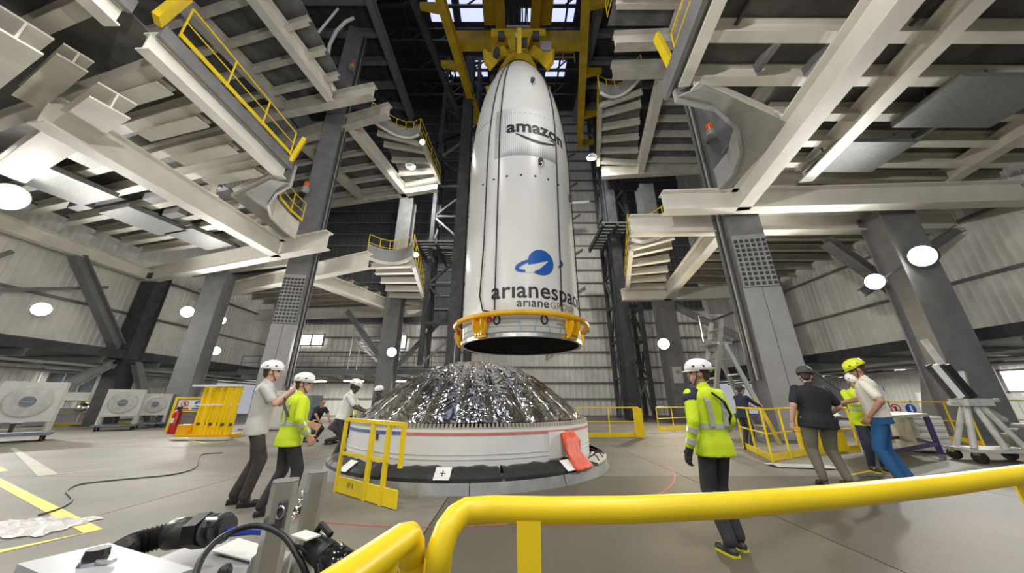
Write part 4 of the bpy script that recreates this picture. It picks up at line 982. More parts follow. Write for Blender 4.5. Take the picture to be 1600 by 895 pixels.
obj('short_cable', MB().tube(lp, .007, 8), BLACK, label='thin black cable curling right of the nearer aluminium post', cat='cable', smooth=True)
# small black handheld and steel bracket, black camera at the right
p = rp(352, 890, .80); obj('black_handle', MB().tube([p+Vector((0,0,-.16)), p+Vector((0,0,.0)), p+Vector((0,0,.012))], [.02, .018, .012], 10), BLACK, label='short black upright handle at the bottom edge under the cable loop', cat='handle', smooth=True)
p = rp(418, 868, .72); t = thing('clamp_bracket', 'steel clamp bracket at the foot of the nearer aluminium post', 'bracket', p)
obj('jaw', MB().lathe(p, [(.03, -.06), (.055, -.04), (.05, .0), (.02, .03)], 12), CHROME, t, smooth=True); obj('screw', MB().tube([p+Vector((0,0,-.02)), p+Vector((.04,.0,.06))], .012, 8), DARK, t)
obj('arm', MB().bar(p+Vector((.0,0,-.05)), p+Vector((-.12,-.02,-.09)), .03), CHROME, t)
p0, p1 = rp(486, 848, .80), rp(540, 892, .76)
t = thing('video_camera', 'glossy black video camera at the bottom edge right of the aluminium posts', 'camera', p0)
dd = p1-p0; obj('body', MB().tube([p0, p0+dd*.12, p0+dd*.5, p0+dd*.55], [.03, .042, .042, .036], 18), BLACK, t, smooth=True)
obj('lens_barrel', MB().tube([p0+dd*.55, p0+dd*.6, p0+dd*.95, p0+dd*1.0], [.04, .05, .05, .042], 20), mat('gloss_black', (.01, .01, .011), .12), t, smooth=True)
obj('handle', MB().tube([p0+dd*.1+Vector((0,0,.04)), p0+dd*.2+Vector((0,0,.07)), p0+dd*.5+Vector((0,0,.06))], .01, 8), BLACK, t)
obj('support_pole', MB().tube([p0+dd*.4+Vector((0,0,-.02)), Vector(((p0+dd*.4).x, (p0+dd*.4).y, 0))], .02, 10), BLACK, t)
obj('white_card', MB().box(rp(478, 836, .84), (.09, .05, .004), Matrix.Rotation(-.5, 3, 'Z')), WHITE, label='white card lying above the black camera between the posts', cat='card')
# ================================================================== floor markings, floor cable, plastic sheet
FY_ = mat('floor_yellow', (.78, .62, .06), .6, var=.1, scale=5); FR_ = mat('floor_red', (.55, .10, .08), .6, var=.2, scale=4)
def strip(name, pts, w_, material, label, cat='floor marking', z=.003):
    P = [Vector((p[0], p[1], 0)) for p in pts]; m = MB()
    for i, p in enumerate(P):
        d = (P[min(i+1, len(P)-1)]-P[max(i-1, 0)]).normalized(); n_ = Vector((-d.y, d.x, 0))
        if 0 < i < len(P)-1:
            d0 = (P[i]-P[i-1]).normalized(); k_ = max(.35, n_.dot(Vector((-d0.y, d0.x, 0)))); n_ = n_/k_
        m.v += [p+n_*w_/2+Vector((0,0,z)), p-n_*w_/2+Vector((0,0,z))]
    for i in range(len(P)-1): m.f.append((2*i, 2*i+1, 2*i+3, 2*i+2))
    return obj(name, m, material, label=label, cat=cat)
strip('floor_marking', [F0(-30, 738), F0(146, 830), F0(-40, 870)], .13, FY_, 'yellow angled floor line around the white plastic sheet')
strip('floor_marking', [F0(-30, 720), F0(4, 736), F0(-40, 742)], .13, FY_, 'yellow floor line corner at the left edge')
FG_ = mat('floor_faded', (.40, .37, .28), .6)
strip('floor_marking', [F0(175, 733), F0(75, 742), F0(20, 700)], .08, FG_, 'faded pale floor line beyond the yellow one')
strip('floor_marking', [F0(265, 684), F0(320, 692), F0(352, 690)], .10, FY_, 'pale yellow floor line before the yellow containers')
strip('floor_marking', [F0(1330, 742), F0(1372, 733)], .06, FY_, 'thin yellow floor line between the two men at right')
strip('floor_marking', [(DX+4.25*math.sin(a), DY-4.25*math.cos(a)) for a in (math.radians(-62+k*3) for k in range(52))], .022, FR_, 'thin red circle painted on the floor round the stage')
sk = pz(793, 813, 0); t = thing('floor_sticker', 'round red and white warning sticker on the floor behind the foreground rail', 'sticker', sk)
obj('disc', MB().disc(sk+Vector((0,0,.003)), .09, 24, th=.004), WHITE, t); obj('ring', MB().lathe(sk+Vector((0,0,.006)), [(.065, 0), (.088, 0), (.088, .002), (.065, .002)], 24, close=True), mat('red_print', (.6, .05, .04), .5), t)
obj('symbol', MB().box(sk+Vector((0,0,.008)), (.08, .025, .003), Matrix.Rotation(.6, 3, 'Z')), INK, t)
cp_ = [Vector((*F0(*q), .012)) for q in ((60, 806), (92, 796), (112, 782), (104, 768), (128, 757), (190, 750), (270, 742), (305, 731), (310, 716), (318, 710), (348, 708))]
obj('floor_cable', MB().tube(spline(cp_, 8), .011, 8), mat('cable_grey', (.12, .11, .10), .6), label='thin grey cable winding across the floor at left', cat='cable', smooth=True)
# crumpled translucent plastic
m = MB(); o0 = pz(35, 826, 0); nx = 18; ny = 12
for j in range(ny+1):
    for i in range(nx+1):
        x = (i/nx-.5)*.95; y = (j/ny-.5)*.55; ed = min(1, 4*min(i, nx-i, j, ny-j)/ny)
        m.v.append(o0+Vector((x+.03*math.sin(j*1.7), y+.03*math.sin(i*1.3)+.12*x, .008+ed*(.03+.025*math.sin(i*1.9+j*.8)+.02*math.sin(j*2.3-i*.7)))))
for j in range(ny):
    for i in range(nx): a = j*(nx+1)+i; m.f.append((a, a+1, a+nx+2, a+nx+1))
obj('plastic_sheet', m, mat('white_plastic', (.72, .70, .68), .3, var=.08, scale=9), label='crumpled white plastic sheet on the floor inside the yellow lines', cat='plastic sheet')
# ================================================================== left side equipment
PG = mat('pale_machine_grey', (.58, .58, .56), .45, var=.05); BLUEG = mat('blue_grey', (.16, .19, .24), .5)
def machine(label, x, y, w_, yaw=0.0, h0=.55):
    t = thing('fan_machine', label, 'machine', (x, y, 0), 'grey fan machines on trolleys at left')
    R_ = Matrix.Rotation(yaw, 3, 'Z')
    def P(a, b, z): return Vector((x, y, 0))+R_ @ Vector((a, b, z))
    bd = obj('cabinet', MB().box(P(0, 0, h0+w_*.55), (w_, w_*.7, w_*1.0), R_), PG, t)
    f = R_ @ Vector((0, -1, 0))
    cv_ = obj('round_cover', MB().lathe(P(0, -w_*.35, h0+w_*.55), [(w_*.40, 0), (w_*.40, .03), (w_*.36, .06), (.0, .09)], 32, axis=f), mat('cover_grey', (.50, .50, .48), .4), t, smooth=False)
    obj('hub', MB().disc(P(0, -w_*.35-.1, h0+w_*.55), w_*.13, 20, f, .04), BLUEG, cv_)
    obj('hub_bar', MB().box(P(0, -w_*.35-.13, h0+w_*.55), (w_*.2, .02, .03), R_), LGREY, cv_)
    for sx in (-1, 1):
        for sy in (-1, 1): obj('frame_leg', MB().bar(P(sx*w_*.46, sy*w_*.3, .2), P(sx*w_*.46, sy*w_*.3, h0+w_*.05), .09), PG, t)
    ty = obj('trolley_deck', MB().box(P(0, 0, .22), (w_*1.15, w_*.85, .08), R_), BLUEG, t)
    for sx in (-1, 1):
        for sy in (-1, 1):
            obj('wheel', MB().tube([P(sx*w_*.45-.03, sy*w_*.33, .09), P(sx*w_*.45+.03, sy*w_*.33, .09)], .09, 14), BLACK, t)
    obj('hose_pair', MB().tube([P(-.1, -.2, .3), P(-.1, -.25, h0)], .05, 8), DARK, t)
    return t
p = pz(18, 690, 0); machine('large grey fan machine with round cover at the left edge', p.x, p.y, 1.3, .85)
p = pz(178, 672, 0); machine('middle grey fan machine on a trolley left of the extinguisher', p.x, p.y, 1.2, .75)
p = pz(232, 668, 0); machine('smaller grey fan machine directly beside the red extinguisher', p.x, p.y, 1.05, .7)
# white control cabinet
p = pz(84, 664, 0); x, y = p.x, p.y
t = thing('control_cabinet', 'tall white control cabinet with open glazed front at left', 'cabinet', (x, y, 0))
for s in (-1, 1): obj('side_panel', MB().box((x+s*1.0, y, 1.9), (.22, 1.0, 2.5)), WHITE, t)
obj('header', MB().box((x, y, 3.0), (2.0, 1.0, .35)), WHITE, t); obj('sill', MB().box((x, y-.1, 1.55), (1.8, 1.0, .45)), WHITE, t)
gp = obj('glass_front', MB().box((x, y-.1, 2.3), (1.8, .06, 1.05)), mat('dim_glass', (.22, .25, .28), .15), t)
for q in (-.35, .3): obj('glazing_bar', MB().box((x+q, y-.15, 2.3), (.05, .06, 1.05)), WHITE, gp)
for k in range(4): obj('pump', MB().tube([(x-.7+k*.45, y-.3, .9), (x-.7+k*.45, y-.3, 1.3)], .14, 12), CHROME, t)
obj('pump_base', MB().box((x, y, .45), (2.0, .9, .9)), GREY, t)
t.rotation_euler.z = .8
for k, (xx, yy) in enumerate(((118, 655), (134, 655))):
    p = pz(xx, yy+10, 0); t = thing('steel_drum', ['left', 'right'][k]+' one of two dome-topped steel drums by the yellow barrier', 'drum', p)
    obj('bowl', MB().lathe(p+Vector((0,0,.75)), [(.0, .45), (.2, .4), (.3, .2), (.26, 0), (.0, 0)], 16), CHROME, t, smooth=True); obj('stand', MB().tube([p, p+Vector((0,0,.75))], .05, 8), LGREY, t)
    obj('foot', MB().disc(p+Vector((0,0,.02)), .25, 14, th=.04), DARK, t)
# notice frame on the annex wall
c = Vector((-29.6, 14.6, 2.3)); t = thing('wall_notice', 'framed white notice with red print on the left side room wall', 'notice', c)
obj('frame', MB().box(c, (.06, 2.2, 1.1)), DARK, t); obj('sheet', MB().box(c+Vector((.04,0,0)), (.03, 2.0, .9)), WHITE, t); obj('red_print', MB().box(c+Vector((.06,.1,.1)), (.02, .9, .3)), mat('red_print', (.6, .05, .04), .5), t)
# extinguisher and signs
p = pz(268, 677, 0); t = thing('fire_extinguisher', 'red fire extinguisher standing before a yellow frame at left', 'extinguisher', p)
obj('cylinder', MB().lathe(p, [(.0, 0), (.15, 0), (.16, .05), (.16, .75), (.11, .9), (.05, .95), (.0, .95)], 18), mat('extinguisher_red', (.55, .02, .015), .3), t, smooth=True)
obj('valve', MB().box(p+Vector((0,0,1.0)), (.08, .18, .1)), BLACK, t); obj('hose', MB().tube(spline([p+Vector((0,-.08,.98)), p+Vector((.2,-.1,.8)), p+Vector((.19,-.12,.3))], 6), .025, 8), BLACK, t); obj('label_patch', MB().box(p+Vector((0,-.16,.5)), (.14, .02, .2)), WHITE, t)
def sign_sheet(t, c, w_, h, yaw, pict=('no', 'must')):
    R_ = Matrix.Rotation(yaw, 3, 'Z'); f = R_ @ Vector((0, -1, 0))
    s_ = obj('sign_plate', MB().box(c, (w_, .02, h), R_), WHITE, t)
    for k, kd in enumerate(pict):
        q = c+R_ @ Vector(((k-.5)*w_*.5, -.015, h*.12)); r_ = min(w_*.22, h*.32)
        if kd == 'no':
            obj('red_ring', MB().lathe(q, [(r_*.8, 0), (r_, 0), (r_, .01), (r_*.8, .01)], 24, axis=f, close=True), mat('red_print', (.6, .05, .04), .5), s_)
            obj('red_bar', MB().bar(q+R_ @ Vector((-r_*.65, -.012, r_*.65)), q+R_ @ Vector((r_*.65, -.012, -r_*.65)), r_*.16, .008, f), mat('red_print', (.6, .05, .04), .5), s_)
            obj('black_symbol', MB().box(q+R_ @ Vector((0, -.008, 0)), (r_*.4, .008, r_*.9), R_), INK, s_)
        else:
            obj('blue_disc', MB().disc(q, r_, 24, f, .012), mat('sign_blue', (.02, .10, .45), .4), s_)
            obj('white_figure', MB().box(q+f*.012+R_ @ Vector((0,0,-r_*.15)), (r_*.35, .008, r_*.9), R_), WHITE, s_); obj('white_figure', MB().disc(q+f*.012+Vector((0,0,r_*.52)), r_*.2, 12, f, .008), WHITE, s_)
        obj('caption', MB().box(c+R_ @ Vector(((k-.5)*w_*.5, -.014, -h*.36)), (w_*.4, .008, h*.16), R_), mat('red_print', (.6, .05, .04), .5) if kd == 'no' else mat('sign_blue', (.02, .10, .45), .4), s_)
p = pz(272, 676, 0); t = thing('sign_frame', 'yellow frame with a safety sign behind the red extinguisher', 'sign', p+Vector((0,.4,0)))
for s in (-1, 1): obj('post', MB().bar(p+Vector((s*.55,.4,0)), p+Vector((s*.55,.4,1.45)), .09), YEL, t)
obj('rail', MB().bar(p+Vector((-.55,.4,1.42)), p+Vector((.55,.4,1.42)), .08), YEL, t); obj('rail', MB().bar(p+Vector((-.55,.4,.85)), p+Vector((.55,.4,.85)), .06), YEL, t)
obj('back_panel', MB().box(p+Vector((0,.46,.75)), (1.05, .03, 1.2)), GREY, t); sign_sheet(t, p+Vector((0,.36,1.12)), .9, .42, 0); t.rotation_euler.z = .6
# yellow containers: a rack of upright yellow leaves
a, b = pz(303, 682, 0), pz(350, 684, 0); t = thing('barrier_rack', 'stack of yellow steel leaves held by white straps left of the grey-shirted man', 'rack', (a+b)/2)
for k in range(6):
    f = k/5; p = a+(b-a)*f; w_ = (b-a).length/6
    lf = obj('leaf', MB().box(p+Vector((0, .1*(k % 2), .95)), (w_*.8, .12, 1.75), Matrix.Rotation(.0, 3, 'Z')), YEL, t)
    obj('leaf_rib', MB().box(p+Vector((0, .1*(k % 2)-.09, .95)), (w_*.16, .07, 1.7)), YEL, lf); obj('leaf_bolt', MB().disc(p+Vector((.1, .1*(k % 2)-.09, .45)), .05, 10, (0,1,0), .06), DARK, lf)
obj('strap', MB().box((a+b)/2+Vector((0, -.1, 1.85)), ((b-a).length*1.2, .4, .06)), WHITE, t); obj('strap', MB().box((a+b)/2+Vector((0, -.16, 1.15)), ((b-a).length*1.2, .04, .05)), WHITE, t)
obj('base_tray', MB().box((a+b)/2+Vector((0, .05, .06)), ((b-a).length*1.2, .8, .12)), YELO, t)
obj('foot_block', MB().box(a+Vector((-.25, -.2, .22)), (.35, .3, .44)), YELO, t)
a = pz(285, 688, 0); obj('loose_plank', MB().box(a+Vector((.6, 0, .05)), (1.8, .25, .06), Matrix.Rotation(.08, 3, 'Z')), PG, label='pale plank lying on the floor before the yellow rack', cat='plank')
# ================================================================== scaffold stair on the gallery
t = thing('scaffold_stair', 'aluminium scaffold stair on the back gallery', 'scaffold', (-12.4, 29, 3.75))
for x in (-14.2, -10.4):
    for y in (28.4, 30.0): obj('standard', MB().tube([(x, y, 3.76), (x, y, 8.3)], .05, 8), ALU, t)
for z in (4.6, 6.6, 7.6): obj('ledger', MB().tube([(-14.2, 28.4, z), (-10.4, 28.4, z)], .04, 6), ALU, t)
obj('landing', MB().box((-11.9, 29.2, 6.4), (2.6, 1.4, .1)), ALU, t)
for s in (28.4, 30.0): obj('stringer', MB().bar((-14.0, s, 6.5), (-11.0, s, 3.9), .1, .16), ALU, t)
for k in range(9): obj('tread', MB().box((-13.9+k*.3, 29.2, 6.3-k*.3), (.28, 1.3, .05)), ALU, t)
for k in range(5): obj('rung', MB().tube([(-14.2, 28.4, 6.7+k*.3), (-13.4, 28.4, 6.7+k*.3)], .03, 6), ALU, t)
# equipment below the gallery
for k, (xx, w_, h, m_, lb) in enumerate(((470, 1.1, 1.5, BLUEG, 'dark blue equipment cabinet behind the crouching workers'), (440, .8, 1.7, PG, 'pale blue grey cabinet under the gallery'), (570, .9, .9, LGREY, 'grey crate standing left of the dome under the gallery'))):
    p = pz(xx, 672, 0); t = thing('equipment_cabinet', lb, 'cabinet', p); obj('body', MB().box(p+Vector((0,0,h/2+.05)), (w_, .7, h)), m_, t); obj('plinth', MB().box(p+Vector((0,0,.03)), (w_*.96, .66, .06)), DARK, t)
    obj('door', MB().box(p+Vector((0,-.37,h/2+.05)), (w_*.9, .03, h*.92)), m_, t); obj('handle', MB().box(p+Vector((w_*.35,-.4,h/2)), (.04, .03, .2)), CHROME, t)
# ================================================================== white ladder at right
lb_ = py(1138, 640, 11.3); x, y = lb_.x, lb_.y
t = thing('step_ladder', 'tall white A-frame platform ladder behind the person in yellow jacket', 'ladder', (x, y, 0))
for s in (-1, 1):
    obj('stile', MB().bar((x-1.0+s*.0, y+s*.42, 0), (x+.25, y+s*.30, 4.0), .09, .12), ALU, t)
    obj('stile', MB().bar((x+1.1, y+s*.42, 0), (x+.15, y+s*.30, 3.2), .09, .12), ALU, t)
for k in range(11):
    f = (k+1)/12; obj('tread', MB().bar((x-1.0+1.25*f, y-.38, 4.0*f), (x-1.0+1.25*f, y+.38, 4.0*f), .12, .05), ALU, t)
for k in range(5):
    f = (k+1)/6; obj('tie', MB().bar((x+1.1-.95*f, y-.36, 3.2*f), (x+1.1-.95*f, y+.36, 3.2*f), .05), ALU, t)
obj('platform', MB().box((x+.05, y, 3.15), (.7, .7, .07)), ALU, t)
obj('guard_rail', MB().tube([(x-.55, y-.33, 3.2), (x-.55, y-.33, 4.1), (x+.3, y-.33, 4.15)], .03, 6), ALU, t)
# wall box on column
t = thing('switch_box', 'small white switch box on the warm-lamp column', 'switch box', (11.5, 23.0, 2.8)); obj('box', MB().box((11.5, 22.98, 3.0), (.6, .2, 1.1)), PG, t); obj('dial', MB().disc((11.5, 22.86, 3.2), .16, 14, (0,1,0), .05), LGREY, t)
# ================================================================== purple-legged work table, drawer unit, yellow tub
PUR = mat('purple_paint', (.05, .025, .13), .45, var=.1)
A, B, C_, D_ = (pz(*q, .0) for q in ((1392, 738), (1474, 718), (1424, 702), (1356, 712)))
cx = (A+B+C_+D_)/4; t = thing('work_table', 'work table with pale top and dark purple legs beside the man in blue trousers', 'table', cx)
th_ = .93
def up_(p, z): return Vector((p.x, p.y, z))
obj('table_top', MB().poly([cx+(up_(p, 0)-cx)*1.08+Vector((0,0,th_)) for p in (A, B, C_, D_)], .06), mat('table_pale', (.50, .50, .47), .4), t)
for p in (A, B, C_, D_):
    lg = obj('leg', MB().bar(up_(p, .12), up_(p, th_), .075), PUR, t); obj('caster', MB().tube([up_(p, .06)+Vector((-.03,0,0)), up_(p, .06)+Vector((.03,0,0))], .06, 12), GREY, lg); obj('caster_fork', MB().box(up_(p, .1), (.05, .07, .06)), CHROME, lg)
for p, q in ((A, B), (B, C_), (C_, D_), (D_, A)): obj('stretcher', MB().bar(up_(p, .33), up_(q, .33), .05, .07), PUR, t)
p = pz(1448, 706, 0); R_ = Matrix.Rotation(-.15, 3, 'Z'); t = thing('drawer_unit', 'white drawer cabinet under and behind the purple-legged table', 'drawer unit', p)
obj('body', MB().box(p+Vector((0,0,.48)), (.78, .6, .84), R_), mat('ivory_paint', (.60, .57, .48), .5), t)
for k in range(5):
    d_ = obj('drawer', MB().box(p+R_ @ Vector((.03, -.31, .16+k*.16)), (.66, .03, .145), R_), WHITE, t); obj('pull', MB().box(p+R_ @ Vector((.03, -.335, .2+k*.16)), (.6, .025, .02), R_), LGREY, d_)
for sx in (-1, 1):
    for sy in (-1, 1): obj('caster', MB().disc(p+R_ @ Vector((sx*.32, sy*.24, .04)), .04, 10, (1,0,0), .04), BLACK, t)
p = pz(1352, 716, 0)+Vector((-.1, .75, 0)); t = thing('yellow_tub', 'yellow container between the black-shirted man and the man in blue trousers', 'container', p)
obj('tub', MB().box(p+Vector((.1,.3,.30)), (.8, .6, .5)), YEL, t); obj('tub_upper', MB().box(p+Vector((.1,.3,.95)), (.7, .5, .75)), YEL, t); obj('lid', MB().box(p+Vector((.1,.3,.57)), (.86, .66, .05)), YELO, t); obj('latch', MB().box(p+Vector((.15,-.02,.5)), (.12, .04, .12)), BLACK, t)
p = pz(1462, 702, 0)+Vector((.2, .6, 0)); t = thing('safety_sign', 'white sign with red and blue round symbols on the yellow barrier at right', 'sign', p); sign_sheet(t, p+Vector((0, 0, 1.0)), .85, .45, -.1)
for s in (-.35, .35): obj('hanger', MB().box(p+Vector((s, .03, 1.2)), (.04, .02, .2)), GREY, t)
# white cloth on floor behind the men
m = MB(); o0 = pz(1245, 728, 0)
for j in range(6):
    for i in range(15): m.v.append(o0+Vector(((i/14-.5)*1.1, (j/5-.5)*.45-.2*(i/14), .01+.02*math.sin(i*1.7+j)*math.sin(j/5*math.pi)+.012)))
for j in range(5):
    for i in range(14): a = j*15+i; m.f.append((a, a+1, a+16, a+15))
obj('floor_cloth', m, mat('cloth_pale', (.52, .51, .47), .8), label='pale cloth lying on the floor left of the black-shirted man', cat='cloth')
# ================================================================== mobile equipment stand at right
p = pz(1560, 722, 0); x, y = p.x, p.y; SG = mat('stand_grey', (.52, .52, .49), .45)
t = thing('equipment_stand', 'pale grey wheeled equipment stand with mast and slanted boxes at right edge', 'stand', (x, y, 0))
obj('base_plate', MB().poly([(x-.75, y-.25, .22), (x+.5, y-.45, .22), (x+.9, y+.4, .22), (x-.5, y+.5, .22)], .06), SG, t)
for q in ((-.62, -.2), (.45, -.35), (.75, .3), (-.4, .4)):
    obj('wheel', MB().tube([(x+q[0]-.04, y+q[1], .12), (x+q[0]+.04, y+q[1], .12)], .12, 16), BLACK, t); obj('fork', MB().box((x+q[0], y+q[1], .2), (.1, .12, .08)), CHROME, t)
for k, (a, b) in enumerate((((-.6, -.15), (-.12, .0)), ((-.1, -.3), (-.05, -.05)), ((.35, -.3), (.08, -.05)), ((.7, .25), (.1, .05)), ((-.35, .35), (-.05, .1)))):
    obj('strut', MB().tube([(x+a[0], y+a[1], .28), (x+b[0], y+b[1], 1.25)], .055, 10), SG, t)
obj('collar', MB().box((x, y, 1.25), (.6, .35, .16)), SG, t); obj('mast', MB().bar((x-.05, y, 1.3), (x-.35, y+.1, 2.75), .1, .1), SG, t)
for k, xx in enumerate((-.42, -.12)):
    a = Vector((x+xx+.1, y-.05, 1.35)); b = Vector((x+xx-.15, y+.0, 2.1)); obj('slanted_box', MB().bar(a, b, .18, .14), [WHITE, BLACK][k], t)
    obj('box_edge', MB().bar(a+Vector((-.11,-.03,0)), b+Vector((-.11,-.03,0)), .05, .15), DARK, t)
obj('cross_arm', MB().bar((x-.6, y-.05, 1.22), (x+.8, y+.1, 1.3), .07), SG, t); obj('tilt_arm', MB().bar((x+.05, y, 1.25), (x+.9, y+.2, .85), .08), SG, t); obj('tilt_arm', MB().bar((x+.0, y, 1.3), (x+.25, y+.1, 1.95), .09), SG, t)
for k in range(3): obj('motor', MB().tube([(x+.3+.25*k, y-.2, .5+.1*k), (x+.3+.25*k, y+.05, .5+.1*k)], .1, 12), GREY, t)
# plastic drum cabinet etc behind, right side room
for k, (X_, Y_, w_, h, m_, lb) in enumerate(((25.5, 15.5, 1.6, 2.0, PG, 'pale cabinet in the right side room behind the stand'), (25.5, 20.0, 2.0, 1.8, WHITE, 'white cabinet in the right side room further back'))):
    t = thing('equipment_cabinet', lb, 'cabinet', (X_, Y_, 0)); obj('body', MB().box((X_, Y_, h/2), (.8, w_, h)), m_, t); obj('door', MB().box((X_-.42, Y_, h/2), (.03, w_*.9, h*.9)), m_, t); obj('handle', MB().box((X_-.45, Y_+.3, h/2), (.03, .04, .2)), CHROME, t)
# red beacons on the two big columns
for lb, c in (('small orange beacon on the left column above the upper platform', py(550, 103, 16.3)), ('small red beacon on the right column beside the curved bracket', py(1110, 205, 11.2)), ('small red lamp on the left column by the curved bracket', py(478, 293, 16.3))):
    t = thing('warning_beacon', lb, 'beacon', c); obj('lens', MB().lathe(c, [(.16, 0), (.16, .3), (.1, .42), (.0, .44)], 14), mat('beacon_orange', (.8, .16, .04), .3), t, smooth=True); obj('base', MB().lathe(c, [(.0, -.25), (.2, -.25), (.2, 0), (.0, 0)], 14), LGREY, t)
    obj('bracket', MB().tube([c+Vector((0,0,-.2)), c+Vector((0, .6, -.3))], .05, 8), GREY, t)
# ================================================================== people
SKIN = {k: mat('skin_'+k, c, .5, var=.06, scale=20) for k, c in (('light', (.58, .34, .25)), ('tan', (.42, .23, .15)), ('dark', (.10, .055, .04)))}
def capsule(m, A, B, ra, rb, n=12):
    A = Vector(A); B = Vector(B); d = (B-A)
    L = d.length
    if L < 1e-5: m.sphere(A, ra, n, 8); return
    d.normalize(); pts = []; rr = []
    for k in range(4):
        a = math.pi/2*(1-k/4); pts.append(A-d*ra*math.sin(a)); rr.append(max(.0015, ra*math.cos(a)))
    pts.append(A); rr.append(ra); pts.append(B); rr.append(rb)
    for k in range(1, 5):
        a = math.pi/2*k/4; pts.append(B+d*rb*math.sin(a)); rr.append(max(.0015, rb*math.cos(a)))
    m.tube(pts, rr, n)
def loft(m, rings, n=20):
    """rings: (centre, side vector, front vector) -> closed tube of ellipses"""
    base = len(m.v)
    for c, s, f in rings:
        for k in range(n):
            a = 2*math.pi*k/n; ca, sa = math.cos(a), math.sin(a)
            ca = math.copysign(abs(ca)**.85, ca); sa = math.copysign(abs(sa)**.85, sa)
            m.v.append(c+s*ca+f*sa)
    for i in range(len(rings)-1):
        for k in range(n): a = base+i*n+k; b = base+i*n+(k+1) % n; m.f.append((a, b, b+n, a+n))
    m.f.append(tuple(base+k for k in range(n))[::-1]); m.f.append(tuple(base+(len(rings)-1)*n+k for k in range(n)))
def fuse(name, m, material, parent, voxel=.011, smooth_it=3, **k):
    """one continuous skin over overlapping volumes"""
    o = obj(name, m, material, parent, **k)
    bm = bmesh.new(); bm.from_mesh(o.data); bmesh.ops.triangulate(bm, faces=bm.faces[:]); bm.to_mesh(o.data); bm.free()
    md = o.modifiers.new('fuse', 'REMESH'); md.mode = 'VOXEL'; md.voxel_size = voxel
    if smooth_it: ms = o.modifiers.new('even', 'SMOOTH'); ms.factor = .5; ms.iterations = smooth_it
    dg = bpy.context.evaluated_depsgraph_get(); me = bpy.data.meshes.new_from_object(o.evaluated_get(dg))
    old = o.data; o.modifiers.clear(); o.data = me; bpy.data.meshes.remove(old)
    me.polygons.foreach_set('use_smooth', [True]*len(me.polygons))
    if not me.materials: me.materials.append(material)
    return o
def hand(m, wr, d, pn, side, curl=.35):
    """palm and five fingers; d along the hand, pn palm normal, side +1 thumb on +s"""
    d = d.normalized(); pn = (pn-d*pn.dot(d)).normalized(); s = d.cross(pn).normalized()*side
    for k, o_ in enumerate((-.033, -.011, .011, .033)):
        b = wr+d*.092+s*o_*1.05; capsule(m, wr+s*o_*.55, b, .016, .0125, 8)
        L = (.028, .036, .040, .035)[k]; dd = d+s*o_*2.2; p = b
        for j, f in enumerate((1.0, .75, .6)):
            c_ = curl*(j+.6); v = (dd*math.cos(c_)+pn*math.sin(c_)).normalized(); q = p+v*L*f; capsule(m, p, q, .0092, .0082, 8); p = q
    b = wr+d*.03+s*.03; v = (d*.55+s*.75+pn*.25).normalized(); q = b+v*.042; capsule(m, b, q, .013, .011, 8)
    v2 = (d*.85+s*.25+pn*(.2+curl*.6)).normalized(); capsule(m, q, q+v2*.032, .0105, .009, 8)
